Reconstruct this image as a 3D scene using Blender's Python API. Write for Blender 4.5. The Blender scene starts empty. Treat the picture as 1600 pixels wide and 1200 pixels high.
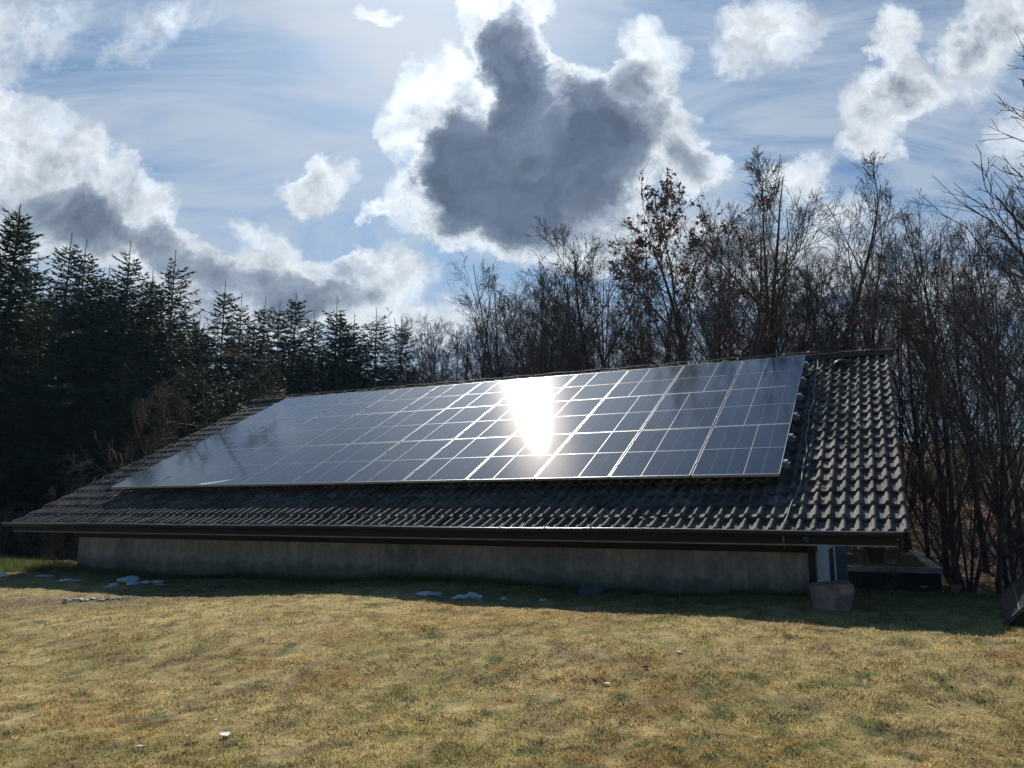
import bpy, math, random
import numpy as np
from mathutils import Vector, Matrix
C = bpy.context.scene
col = C.collection
rnd = random.Random(7)
R = math.radians
EXPOSURE = 0.1; SKYBLUE = 0.085; SKYSTR = 1.0; PVROUGH = 0.112; DUST = 0.032; ADDED_HAZE = 0.00025


# ------------------------------------------------------------------ camera
cd = bpy.data.cameras.new("camera"); cam = bpy.data.objects.new("camera", cd); col.objects.link(cam)
cam.location = (0, 0, 1.6); cam.rotation_euler = (R(90 + 9.39), 0, 0)
cd.sensor_width = 36; cd.lens = 27.1; cd.clip_start = 0.1; cd.clip_end = 2000
C.camera = cam
C.view_settings.view_transform = 'Standard'; C.view_settings.look = 'None'
C.view_settings.gamma = 1; C.view_settings.exposure = EXPOSURE
C.cycles.max_bounces = 6; C.cycles.transparent_max_bounces = 8
C.cycles.sample_clamp_indirect = 4

# ------------------------------------------------------------------ sun
SUN = Vector((-0.084, 0.768, 0.635)).normalized()
sl = bpy.data.lights.new("sun", 'SUN'); sun = bpy.data.objects.new("sun", sl); col.objects.link(sun)
sl.energy = 5.0; sl.angle = R(0.53); sl.color = (1.0, 0.93, 0.83)
sun.rotation_euler = SUN.to_track_quat('Z', 'Y').to_euler()

# ------------------------------------------------------------------ sky with clouds (all in directions at infinity)
class NT:
    def __init__(s, tree): s.t = tree; s.n = tree.nodes; s.l = tree.links
    def new(s, kind, **kw):
        n = s.n.new(kind)
        for k, v in kw.items(): setattr(n, k, v)
        return n
    def put(s, sock, v):
        if isinstance(v, bpy.types.NodeSocket): s.l.new(v, sock)
        else: sock.default_value = v
    def m(s, op, a, b=0.0, c=0.0, clamp=False):
        n = s.n.new('ShaderNodeMath'); n.operation = op; n.use_clamp = clamp
        s.put(n.inputs[0], a); s.put(n.inputs[1], b); s.put(n.inputs[2], c)
        return n.outputs[0]
    def dot(s, a, b):
        n = s.n.new('ShaderNodeVectorMath'); n.operation = 'DOT_PRODUCT'
        s.put(n.inputs[0], a); s.put(n.inputs[1], b); return n.outputs['Value']
    def vm(s, op, a, b=(0, 0, 0), sc=None):
        n = s.n.new('ShaderNodeVectorMath'); n.operation = op
        s.put(n.inputs[0], a)
        if op != 'SCALE' and op != 'NORMALIZE': s.put(n.inputs[1], b)
        if sc is not None: s.put(n.inputs['Scale'], sc)
        return n.outputs['Vector']
    def noise(s, vec, scale, detail=4, rough=.5, dist=0.0):
        n = s.n.new('ShaderNodeTexNoise'); s.l.new(vec, n.inputs['Vector'])
        n.inputs['Scale'].default_value = scale; n.inputs['Detail'].default_value = detail
        n.inputs['Roughness'].default_value = rough; n.inputs['Distortion'].default_value = dist
        return n
    def ramp(s, fac, stops, interp='LINEAR'):
        n = s.n.new('ShaderNodeValToRGB'); s.put(n.inputs[0], fac); e = n.color_ramp; e.interpolation = interp
        while len(e.elements) < len(stops): e.elements.new(0.5)
        for el, (p, c) in zip(e.elements, stops):
            el.position = p; el.color = (c[0], c[1], c[2], 1) if not isinstance(c, (int, float)) else (c, c, c, 1)
        return n.outputs[0]
    def mix(s, f, a, b, blend='MIX'):
        n = s.n.new('ShaderNodeMix'); n.data_type = 'RGBA'; n.blend_type = blend
        s.put(n.inputs[0], f)
        for k, v in ((6, a), (7, b)):
            if isinstance(v, tuple) and len(v) == 3: v = (*v, 1)
            s.put(n.inputs[k], v)
        return n.outputs[2]

# cloud banks: rows (a1,a2,a3, b1,b2,b3, weight): ellipses in the (x/y, z/y) plane of sky directions
BLOBS=[(5.70,-0.97,0.30,-1.19,-6.32,3.12,1.50),
(15.58,-2.51,1.69,-1.92,-10.04,6.19,1.40),
(8.05,-1.32,0.71,-2.34,-12.63,5.00,1.20),
(10.50,3.31,-3.41,4.02,-10.35,5.20,0.80),
(13.31,0.14,0.82,0.00,-11.81,5.66,0.90),
(9.68,3.16,-2.49,3.52,-9.18,3.89,0.60),
(12.35,-3.92,3.85,-3.64,-9.35,4.75,0.62),
(12.45,-4.65,-0.35,-5.93,-15.04,8.92,0.45),
(18.84,-0.75,-4.55,0.00,-23.59,11.41,0.45),
(14.72,-0.43,-2.59,0.00,-14.47,9.23,0.55),
(10.99,-5.85,3.57,-7.14,-11.86,4.15,0.50),
(14.72,-4.76,4.06,-6.25,-15.71,10.38,0.50),
(18.20,-0.07,-0.45,0.00,-33.02,23.54,0.50),
(5.94,-2.85,5.55,-10.24,-16.33,1.81,0.55),
(6.64,-3.86,5.21,-13.02,-18.58,1.70,0.50),
(4.24,0.55,3.30,-0.00,-7.76,5.06,0.32),
(4.22,0.37,2.25,-0.00,-12.49,8.53,0.22),
(9.66,0.31,1.90,-0.00,-20.31,6.47,0.42),
(5.52,-0.82,4.11,-2.46,-8.99,2.04,0.75),
(6.54,-1.13,3.94,-3.72,-13.59,3.00,0.70),
(8.73,-3.32,4.91,-10.85,-23.08,3.17,0.60),
(8.19,-0.95,3.10,-3.37,-18.65,4.36,0.65),
(7.14,-1.22,1.92,-4.86,-22.34,5.03,0.65),
(6.17,0.39,2.37,0.00,-19.02,4.79,0.60),
(10.39,-1.51,2.09,-3.36,-18.45,5.27,0.45),
(10.45,-4.14,4.82,-12.18,-25.64,5.17,0.40),
(13.74,6.61,0.68,10.68,-21.19,12.27,0.55),
(35.73,0.97,5.85,0.00,-49.36,20.20,0.50),
(8.98,2.50,-4.95,4.70,-12.03,6.38,0.50),
(25.78,-6.25,-9.90,-3.18,-16.22,12.57,0.55),
(6.52,2.57,-5.71,7.43,-13.56,3.69,0.50),
(13.96,-1.12,-6.75,0.00,-14.81,8.30,0.50),
(8.64,3.64,-8.55,9.14,-15.38,4.09,0.40),
(18.80,-1.45,-8.78,0.00,-37.74,18.79,0.45),
(18.69,-2.00,-12.10,0.00,-14.92,8.00,0.40),
(11.85,3.35,-6.22,8.63,-22.88,7.00,0.50),
(8.85,-0.31,-1.89,0.00,-15.71,5.78,0.60),
(14.44,-0.25,-1.54,0.00,-22.19,7.56,0.60),
(6.82,-0.37,-2.23,0.00,-13.95,4.50,0.60),
(12.71,-0.91,-5.52,0.00,-27.19,11.00,0.30),
(5.82,-0.54,-3.24,0.00,-14.06,4.16,0.40),
(24.27,0.72,4.37,-0.00,-49.56,35.24,0.45),
(4.53,-0.31,-1.86,0.00,-23.07,5.00,0.40),
(5.88,0.08,0.48,-0.00,-22.95,5.38,0.40)]

world = bpy.data.worlds.new("World"); C.world = world; world.use_nodes = True
w = NT(world.node_tree); w.n.clear()
sky = w.new('ShaderNodeTexSky', sky_type='NISHITA', sun_disc=False)
sky.sun_elevation = math.asin(SUN.z); sky.sun_rotation = math.atan2(SUN.x, SUN.y)
sky.air_density = 1.0; sky.dust_density = 0.6; sky.ozone_density = 1.6; sky.altitude = 400
tc = w.new('ShaderNodeTexCoord'); D = tc.outputs['Generated']
sep = w.new('ShaderNodeSeparateXYZ'); w.l.new(D, sep.inputs[0])
yy = w.m('MAXIMUM', sep.outputs[1], 0.08)
cmb = w.new('ShaderNodeCombineXYZ')
w.put(cmb.inputs[0], w.m('DIVIDE', sep.outputs[0], yy)); w.put(cmb.inputs[1], w.m('DIVIDE', sep.outputs[2], yy)); cmb.inputs[2].default_value = 1
P0 = cmb.outputs[0]
n1 = w.noise(P0, 4.5, 3, .55); n2 = w.noise(P0, 15, 9, .70)
off1 = w.vm('SUBTRACT', n1.outputs['Color'], (.5, .5, .5)); off2 = w.vm('SUBTRACT', n2.outputs['Color'], (.5, .5, .5))
wv = w.vm('MULTIPLY', w.vm('ADD', w.vm('SCALE', off1, sc=.13), w.vm('SCALE', off2, sc=.095)), (1, 1, 0))
Pw = w.vm('ADD', P0, wv)
acc = None
for a1, a2, a3, b1, b2, b3, wt in BLOBS:
    u = w.dot(Pw, (a1, a2, a3)); v = w.dot(Pw, (b1, b2, b3))
    r2 = w.m('MULTIPLY_ADD', u, u, w.m('MULTIPLY', v, v))
    f = w.m('SUBTRACT', 1.0, r2, clamp=True)
    acc = w.m('MULTIPLY', f, wt) if acc is None else w.m('MULTIPLY_ADD', f, wt, acc)
front = w.ramp(sep.outputs[1], [(0.1, 0), (0.3, 1)])
acc = w.m('MULTIPLY', acc, front)
# broken clouds over the rest of the dome
nb = w.noise(D, 2.6, 7, .58, .3)
upper = w.ramp(w.m('DIVIDE', sep.outputs[2], yy), [(0.86, 0), (1.08, 1)])
behind = w.m('SUBTRACT', 1.0, front)
gen = w.m('MULTIPLY', w.m('MULTIPLY_ADD', nb.outputs[0], 4.2, -1.85, clamp=True), w.m('MAXIMUM', w.m('MULTIPLY', upper, .2), w.m('MULTIPLY', behind, .08)))
acc = w.m('ADD', acc, w.m('MULTIPLY', gen, .8))
n3 = w.noise(P0, 9, 10, .66, .15)
ntk = w.noise(P0, 7.5, 5, .6, .4)
dens = w.m('MULTIPLY_ADD', w.m('SUBTRACT', n3.outputs[0], .5), .95, acc)
alpha = w.ramp(dens, [(0.12, 0), (0.20, .35), (0.29, .8), (0.45, 1)])
thick = w.m('MULTIPLY_ADD', w.m('SUBTRACT', ntk.outputs[0], .5), 1.5, dens)
body = w.ramp(w.m('MULTIPLY', thick, .5), [(0.10, (.66, .74, .84)), (0.22, (.80, .85, .90)), (0.32, (.62, .68, .75)), (0.44, (.33, .385, .47)), (0.60, (.17, .21, .29)), (0.85, (.105, .137, .205))])
n4 = w.noise(Pw, 16, 8, .66)
body = w.mix(.85, body, w.mix(1.0, body, w.ramp(n4.outputs[0], [(.36, .66), (.60, 1.12)]), 'MULTIPLY'))
# thin high veil, streaked
mp = w.new('ShaderNodeMapping'); w.l.new(P0, mp.inputs[0]); mp.inputs['Rotation'].default_value = (0, 0, R(-24)); mp.inputs['Scale'].default_value = (1.3, 5.0, 1)
n5 = w.noise(mp.outputs[0], 1.7, 9, .66, .9)
veil = w.ramp(n5.outputs[0], [(.32, .05), (.45, .5), (.58, 1.0)])
sd = w.dot(D, tuple(SUN))
glow = w.ramp(sd, [(.82, 0), (.93, .10), (.975, .32), (.995, .8), (1.0, 1.0)])
blue = w.vm('SCALE', sky.outputs[0], sc=SKYBLUE)
blue = w.mix(1.0, blue, (.30, .58, .80), 'MULTIPLY')
front = w.ramp(sep.outputs[1], [(0.05, 0), (0.3, 1)])
base = w.mix(w.m('MULTIPLY', w.m('MULTIPLY', veil, .9), w.m('MULTIPLY', front, w.m('SUBTRACT', 1.0, w.m('MULTIPLY', upper, .75)))), blue, (.40, .48, .59))
base = w.mix(w.m('MULTIPLY', glow, .55), base, (.95, .96, 1.0))
hz = w.ramp(w.m('DIVIDE', sep.outputs[2], yy), [(0.0, .5), (.38, 0)])
base = w.mix(hz, base, (.55, .63, .74))
lit = w.vm('SCALE', body, sc=w.m('MULTIPLY_ADD', glow, .55, .90))
skyc = w.mix(alpha, base, lit)
bg = w.new('ShaderNodeBackground'); w.l.new(skyc, bg.inputs[0]); bg.inputs[1].default_value = SKYSTR
wo = w.new('ShaderNodeOutputWorld'); w.l.new(bg.outputs[0], wo.inputs[0])
world.cycles.sampling_method = 'MANUAL'; world.cycles.sample_map_resolution = 512

# ------------------------------------------------------------------ helpers
def tag(o, label=None, cat=None, group=None, kind=None):
    if label: o['label'] = label
    if cat: o['category'] = cat
    if group: o['group'] = group
    if kind: o['kind'] = kind
    return o
def empty(name, loc, rot=(0, 0, 0)):
    o = bpy.data.objects.new(name, None); col.objects.link(o); o.location = loc; o.rotation_euler = rot
    o.empty_display_size = .2; return o
def mesh_np(name, V, F, smooth=False, colors=None):
    V = np.asarray(V, np.float32); F = np.asarray(F, np.int32); k = F.shape[1]
    me = bpy.data.meshes.new(name); me.vertices.add(len(V)); me.vertices.foreach_set('co', V.ravel())
    me.loops.add(F.size); me.loops.foreach_set('vertex_index', F.ravel())
    me.polygons.add(len(F)); me.polygons.foreach_set('loop_start', np.arange(0, F.size, k, dtype=np.int32))
    try: me.polygons.foreach_set('loop_total', np.full(len(F), k, np.int32))
    except Exception: pass
    me.polygons.foreach_set('use_smooth', np.full(len(F), smooth, bool))
    if colors is not None:
        ca = me.color_attributes.new('Col', 'FLOAT_COLOR', 'POINT')
        cc = np.ones((len(V), 4), np.float32); cc[:, :3] = colors; ca.data.foreach_set('color', cc.ravel())
    me.update(calc_edges=True); return me
def link(name, me, mat=None, parent=None, loc=None):
    o = bpy.data.objects.new(name, me); col.objects.link(o)
    if mat and not me.materials: me.materials.append(mat)
    if parent: o.parent = parent
    if loc: o.location = loc
    return o
class MB:
    def __init__(s): s.v = []; s.f = []
    def add(s, V, F):
        b = len(s.v); s.v += [tuple(p) for p in V]; s.f += [tuple(i + b for i in f) for f in F]; return s
    def box(s, x0, x1, y0, y1, z0, z1, M=None):
        V = [Vector((x, y, z)) for x in (x0, x1) for y in (y0, y1) for z in (z0, z1)]
        if M: V = [M @ p for p in V]
        return s.add(V, [(0, 1, 3, 2), (4, 6, 7, 5), (0, 4, 5, 1), (2, 3, 7, 6), (0, 2, 6, 4), (1, 5, 7, 3)])
    def tube(s, pts, r, k=6, r1=None):
        pts = [Vector(p) for p in pts]; n = len(pts); V = []; F = []
        for i, p in enumerate(pts):
            d = (pts[min(i + 1, n - 1)] - pts[max(i - 1, 0)]).normalized()
            a = d.cross(Vector((0.3, 0.2, 1))).normalized(); b = d.cross(a)
            rr = r if r1 is None else r + (r1 - r) * i / (n - 1)
            for j in range(k):
                t = 2 * math.pi * j / k; V.append(p + (a * math.cos(t) + b * math.sin(t)) * rr)
        for i in range(n - 1):
            for j in range(k):
                F.append((i * k + j, i * k + (j + 1) % k, (i + 1) * k + (j + 1) % k, (i + 1) * k + j))
        F.append(tuple(range(k))[::-1]); F.append(tuple((n - 1) * k + j for j in range(k)))
        return s.add(V, F)
    def prism(s, poly, axis0, axis1):
        """polygon of 3-D points extruded by vector"""
        n = len(poly); e = Vector(axis1) - Vector(axis0)
        V = [Vector(p) for p in poly] + [Vector(p) + e for p in poly]
        return s.add(V, [tuple(range(n))[::-1], tuple(range(n, 2 * n))] + [(i, (i + 1) % n, n + (i + 1) % n, n + i) for i in range(n)])
    def mesh(s, name, smooth=False, bevel=0):
        me = bpy.data.meshes.new(name); me.from_pydata(s.v, [], s.f); me.update()
        import bmesh
        bm = bmesh.new(); bm.from_mesh(me); bmesh.ops.recalc_face_normals(bm, faces=bm.faces)
        if bevel: bmesh.ops.bevel(bm, geom=bm.edges[:], offset=bevel, segments=2, affect='EDGES')
        bm.to_mesh(me); bm.free()
        if smooth: me.polygons.foreach_set('use_smooth', [True] * len(me.polygons))
        return me
    def build(s, name, mat, parent=None, smooth=False, bevel=0):
        return link(name, s.mesh(name, smooth, bevel), mat, parent)

_tab = np.random.RandomState(3).rand(256, 256)
def vn(x, y, seed=0):
    x = np.asarray(x, float) + seed * 17.3; y = np.asarray(y, float) + seed * 31.7
    xi = np.floor(x).astype(int); yi = np.floor(y).astype(int); fx = x - xi; fy = y - yi
    fx = fx * fx * (3 - 2 * fx); fy = fy * fy * (3 - 2 * fy)
    g = lambda i, j: _tab[(xi + i) & 255, (yi + j) & 255]
    return (g(0, 0) * (1 - fx) + g(1, 0) * fx) * (1 - fy) + (g(0, 1) * (1 - fx) + g(1, 1) * fx) * fy
def fb(x, y, seed=0, o=4):
    s = 0; a = .5; t = 0
    for i in range(o): s = s + a * vn(x, y, seed + i); t += a; x = x * 2.03; y = y * 2.03; a *= .55
    return s / t

# ------------------------------------------------------------------ materials
def mat(name, c, rough=.7, c2=None, scale=8, detail=5, spec=.5, bump=0, bscale=None, metal=0, stretch=None, attr=False, lo=.35, hi=.65, dist=.01, c3=None, s3=1.5):
    m = bpy.data.materials.new(name); m.use_nodes = True; t = NT(m.node_tree); b = t.n['Principled BSDF']
    b.inputs['Roughness'].default_value = rough; b.inputs['Specular IOR Level'].default_value = spec; b.inputs['Metallic'].default_value = metal
    tcn = t.new('ShaderNodeTexCoord'); vec = tcn.outputs['Object']
    if stretch:
        mpn = t.new('ShaderNodeMapping'); t.l.new(vec, mpn.inputs[0]); mpn.inputs['Scale'].default_value = stretch; vec = mpn.outputs[0]
    cc = (*c, 1)
    if c2:
        n = t.noise(vec, scale, detail, .62); cc = t.mix(t.ramp(n.outputs[0], [(lo, 0), (hi, 1)]), cc, (*c2, 1))
    if c3:
        n = t.noise(vec, s3, 5, .65); cc = t.mix(t.ramp(n.outputs[0], [(.5, 0), (.62, 1)]), cc, (*c3, 1))
    if attr:
        a = t.new('ShaderNodeVertexColor', layer_name='Col')
        cc = a.outputs[0] if not c2 else t.mix(1.0, a.outputs[0], cc, 'MULTIPLY')
    t.put(b.inputs['Base Color'], cc)
    if bump:
        n = t.noise(vec, bscale or scale * 3, 6, .65); bp = t.new('ShaderNodeBump'); bp.inputs['Strength'].default_value = bump
        bp.inputs['Distance'].default_value = dist; t.l.new(n.outputs[0], bp.inputs['Height']); t.l.new(bp.outputs[0], b.inputs['Normal'])
    return m
def leafmat(name, c, c2, trans=.35, attr=False, rough=.6, scale=3):
    m = bpy.data.materials.new(name); m.use_nodes = True; t = NT(m.node_tree); b = t.n['Principled BSDF']; b.inputs['Roughness'].default_value = rough
    b.inputs['Specular IOR Level'].default_value = .25
    tcn = t.new('ShaderNodeTexCoord')
    if attr: cc = t.new('ShaderNodeVertexColor', layer_name='Col').outputs[0]
    else:
        n = t.noise(tcn.outputs['Object'], scale, 3); cc = t.mix(t.ramp(n.outputs[0], [(.35, 0), (.65, 1)]), (*c, 1), (*c2, 1))
    t.put(b.inputs['Base Color'], cc); tr = t.new('ShaderNodeBsdfTranslucent'); t.put(tr.inputs[0], cc)
    mx = t.new('ShaderNodeMixShader'); mx.inputs[0].default_value = trans
    t.l.new(b.outputs[0], mx.inputs[1]); t.l.new(tr.outputs[0], mx.inputs[2]); t.l.new(mx.outputs[0], t.n['Material Output'].inputs[0])
    return m
M_lawn = mat('lawn_turf', (.75, .75, .75), .95, (1.15, 1.12, 1.05), 60, 6, .1, .9, 90, attr=True, dist=.02)
M_blade = leafmat('grass_blade', (.2, .2, .05), (.2, .2, .05), .4, attr=True, rough=.7)
M_litter = mat('leaf_litter_ground', (.30, .20, .13), .95, (.14, .095, .065), 5, 8, .1, 1, 14, dist=.1, c3=(.05, .055, .03), s3=.25)
M_conc = mat('old_render', (.36, .315, .265), .92, (.27, .24, .205), 2.2, 8, .2, .25, 30, c3=(.215, .195, .17), s3=.9)
M_white = mat('white_plaster', (.74, .73, .70), .85, (.66, .65, .62), 3, 6, .2, .15, 40)
M_wood = mat('dark_stained_wood', (.028, .020, .018), .65, (.016, .012, .012), 14, 5, .3, .2, 30, stretch=(.15, 1, 1))
M_wood2 = mat('weathered_brown_wood', (.030, .021, .021), .75, (.018, .015, .017), 10, 5, .3, .2, 30, stretch=(.2, 1, 1))
M_zinc = mat('zinc', (.20, .215, .23), .42, (.13, .14, .15), 6, 4, .5, .1, 20, metal=.7)
M_gut = mat('painted_gutter', (.022, .028, .036), .55, (.015, .02, .026), 6, 4, .5, .1, 20)
M_bright = mat('bright_zinc', (.62, .64, .66), .28, metal=.9)
M_dark = mat('dark_grey_metal', (.03, .034, .04), .5)
M_alu = mat('aluminium', (.72, .73, .75), .35, metal=.85)
M_frame = mat('anodised_frame', (.50, .52, .55), .42, metal=.6)
M_line = mat('cell_ribbon', (.28, .31, .36), .4, spec=.5)
M_black = mat('black_panel', (.014, .016, .02), .22, (.02, .022, .026), 3, spec=.12)
M_stone = mat('pink_sandstone', (.38, .26, .215), .9, (.17, .13, .12), 9, 7, .2, .7, 30, dist=.02, c3=(.16, .13, .11), s3=4)
M_slab = mat('grey_slate', (.13, .13, .15), .85, (.08, .08, .095), 7, 6, .3, .5)
M_snow = mat('old_snow', (.80, .84, .88), .7, (.42, .45, .48), 16, 6, .3, .9, 50, dist=.02)
M_bark = mat('bark', (.095, .078, .066), .9, (.035, .03, .026), 9, 6, .15, .6, 30, stretch=(1, 1, .25))
M_twig = mat('twig', (.085, .066, .060), .85, (.052, .043, .040), 4, 3, .2)
M_rtwig = mat('reddish_twig', (.13, .085, .070), .85, (.075, .052, .045), 4, 3, .2)
M_btwig = mat('brown_bush_twig', (.17, .115, .09), .8, (.10, .07, .058), 4, 3, .3)
M_needle = leafmat('spruce_needles', (.018, .036, .018), (.036, .055, .022), .18, scale=.8)
M_dleaf = leafmat('dry_oak_leaf', (.075, .030, .020), (.11, .045, .026), .3)
M_straw = leafmat('dry_straw', (.40, .29, .13), (.28, .19, .09), .4)
M_cable = mat('grey_cable', (.30, .30, .30), .6, (.2, .2, .2), 20)
M_brick = mat('old_brick', (.32, .15, .10), .9, (.2, .1, .07), 10, 5, .2, .4)
M_shut = mat('grey_louvre', (.16, .18, .20), .6)
M_pane = mat('window_glass', (.01, .012, .015), .05, spec=.6)
M_moss = mat('sedum_and_moss', (.11, .085, .045), .95, (.06, .075, .025), 3, 8, .1, 1, 30, dist=.03, c3=(.14, .07, .045), s3=1.2)
M_chip = mat('pale_wood_chip', (.55, .50, .44), .8, (.35, .31, .28), 20)
M_dchip = mat('dark_scrap', (.05, .045, .05), .8)
M_paper = mat('white_scrap', (.8, .76, .68), .8)

def stain(m):
    t = NT(m.node_tree); b = t.n['Principled BSDF']; old = b.inputs['Base Color'].links[0].from_socket
    tcn = t.new('ShaderNodeTexCoord'); mpn = t.new('ShaderNodeMapping'); t.l.new(tcn.outputs['Object'], mpn.inputs[0]); mpn.inputs['Scale'].default_value = (3.2, 3.2, .35)
    n = t.noise(mpn.outputs[0], 1.6, 6, .7); c = t.mix(1.0, old, t.ramp(n.outputs[0], [(.42, .80), (.60, 1.08)]), 'MULTIPLY')
    n = t.noise(tcn.outputs['Object'], 14, 8, .75); c = t.mix(1.0, c, t.ramp(n.outputs[0], [(.36, .78), (.52, 1.12)]), 'MULTIPLY')
    sp = t.new('ShaderNodeSeparateXYZ'); t.l.new(tcn.outputs['Object'], sp.inputs[0]); n = t.noise(tcn.outputs['Object'], 5, 6, .7)
    splash = t.ramp(t.m('SUBTRACT', sp.outputs[2], t.m('MULTIPLY', n.outputs[0], .45)), [(.50, .6), (.62, 0)]); c = t.mix(splash, c, (.075, .085, .05, 1))
    t.put(b.inputs['Base Color'], c)
stain(M_conc)
# concrete roof tiles: greyish brown, lichen, each tile its own tone
def tile_mat():
    m = bpy.data.materials.new('concrete_tile'); m.use_nodes = True; t = NT(m.node_tree); b = t.n['Principled BSDF']
    b.inputs['Roughness'].default_value = .82; b.inputs['Specular IOR Level'].default_value = .35
    tcn = t.new('ShaderNodeTexCoord'); o = tcn.outputs['Object']
    a = t.new('ShaderNodeVertexColor', layer_name='Col').outputs[0]
    n = t.noise(o, 9, 7, .65); c = t.mix(t.ramp(n.outputs[0], [(.4, 0), (.62, 1)]), (.085, .075, .070, 1), (.165, .15, .138, 1))
    n2_ = t.noise(o, 34, 4, .6); c = t.mix(t.ramp(n2_.outputs[0], [(.60, 0), (.68, .8)]), c, (.27, .26, .22, 1))
    n3_ = t.noise(o, 3.2, 7, .7); c = t.mix(t.ramp(n3_.outputs[0], [(.50, 0), (.64, .8)]), c, (.040, .040, .030, 1))
    c = t.mix(1.0, c, a, 'MULTIPLY'); t.put(b.inputs['Base Color'], c)
    nn = t.noise(o, 120, 4, .7); bp = t.new('ShaderNodeBump'); bp.inputs['Strength'].default_value = .5; bp.inputs['Distance'].default_value = .004
    t.l.new(nn.outputs[0], bp.inputs['Height']); t.l.new(bp.outputs[0], b.inputs['Normal'])
    return m
M_tile = tile_mat()
def pv_mat():
    m = bpy.data.materials.new('solar_glass'); m.use_nodes = True; t = NT(m.node_tree); b = t.n['Principled BSDF']
    tcn = t.new('ShaderNodeTexCoord'); o = tcn.outputs['Object']; sp = t.new('ShaderNodeSeparateXYZ'); t.l.new(o, sp.inputs[0])
    def lines(v, pitch, wd):
        fr = t.m('FRACT', t.m('DIVIDE', v, pitch)); return t.m('LESS_THAN', fr, wd)
    fine = t.m('MAXIMUM', lines(sp.outputs[0], .0195, .16), lines(sp.outputs[1], .0182, .16))
    five = t.m('LESS_THAN', t.m('ABSOLUTE', t.m('SUBTRACT', t.m('FRACT', t.m('DIVIDE', sp.outputs[0], .2178)), .5)), .485)
    c = t.mix(t.m('MULTIPLY', fine, .5), (.007, .015, .040, 1), (.06, .09, .15, 1))
    c = t.mix(five, (.15, .17, .2, 1), c)
    n = t.noise(o, 1.3, 5, .6); c = t.mix(t.ramp(n.outputs[0], [(.5, 0), (.8, .25)]), c, (.09, .09, .09, 1))
    t.put(b.inputs['Base Color'], c)
    b.inputs['Specular IOR Level'].default_value = 0.0; b.inputs['Roughness'].default_value = .6
    nd = t.noise(o, 2.5, 6, .7)
    ng = t.noise(o, 230, 3, .6); bp = t.new('ShaderNodeBump'); bp.inputs['Strength'].default_value = .10; bp.inputs['Distance'].default_value = .0005
    t.l.new(ng.outputs[0], bp.inputs['Height'])
    gl = t.new('ShaderNodeBsdfAnisotropic'); gl.distribution = 'BECKMANN'; gl.inputs['Color'].default_value = (.84, .93, 1, 1); gl.inputs['Roughness'].default_value = PVROUGH; t.l.new(bp.outputs[0], gl.inputs['Normal'])
    fr = t.new('ShaderNodeFresnel'); fr.inputs['IOR'].default_value = 1.58
    g2 = t.new('ShaderNodeBsdfAnisotropic'); g2.distribution = 'BECKMANN'; g2.inputs['Roughness'].default_value = .24; g2.inputs['Color'].default_value = (1, .93, .86, 1)
    mg = t.new('ShaderNodeMixShader'); mg.inputs[0].default_value = .014; t.l.new(gl.outputs[0], mg.inputs[1]); t.l.new(g2.outputs[0], mg.inputs[2])
    m0 = t.new('ShaderNodeMixShader'); t.l.new(fr.outputs[0], m0.inputs[0]); t.l.new(b.outputs[0], m0.inputs[1]); t.l.new(mg.outputs[0], m0.inputs[2])
    # thin film of dust: scatters sunlight into a broad sheen
    g = t.new('ShaderNodeBsdfAnisotropic'); g.distribution = 'GGX'; g.inputs['Roughness'].default_value = .5; g.inputs['Color'].default_value = (.75, .80, .90, 1)
    lw = t.new('ShaderNodeLayerWeight'); lw.inputs['Blend'].default_value = .30
    mx = t.new('ShaderNodeMixShader'); t.put(mx.inputs[0], t.m('MULTIPLY', t.m('MULTIPLY', t.m('POWER', lw.outputs['Facing'], 4.0), 3.6), t.m('MULTIPLY_ADD', nd.outputs[0], .03, DUST)))
    t.l.new(m0.outputs[0], mx.inputs[1]); t.l.new(g.outputs[0], mx.inputs[2]); t.l.new(mx.outputs[0], t.n['Material Output'].inputs[0])
    return m
M_pv = pv_mat()

# ------------------------------------------------------------------ terrain
CTRL = np.array([(3.53, 9.36, .70), (-.4, 11.0, .70), (-4.2, 12.9, .655), (-8.1, 14.7, .59), (-9.1, 13.2, .30), (-4.95, 11.9, .32), (-.75, 9.5, .50), (1.33, 8, .53), (4.35, 7.2, .55),
    (-3, 4.9, .12), (0, 4.9, .15), (3, 4.9, .17), (0, 0, .02), (-6, 0, 0), (6, 0, .05), (-8, 8, .08), (8, 7, .5), (6, 10, .52), (9, 9.8, .52), (-10.5, 15.6, .60), (-14, 15.5, .6),
    (-14, 10, .2), (12, 5, .3), (-20, 10, .2), (20, 8, .5), (0, -10, 0), (-15, -5, 0), (15, -5, 0), (-20, 18, .6), (4, 10.3, .58), (-9, 16, .62)])
EX = [-400, -40, -9.2, -8, 3.6, 6, 12, 40, 400]; EY = [40, 18, 16.2, 15.3, 10.1, 10.25, 10.1, 9, -20]
def edge_y(x): return np.interp(x, EX, EY)
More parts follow.
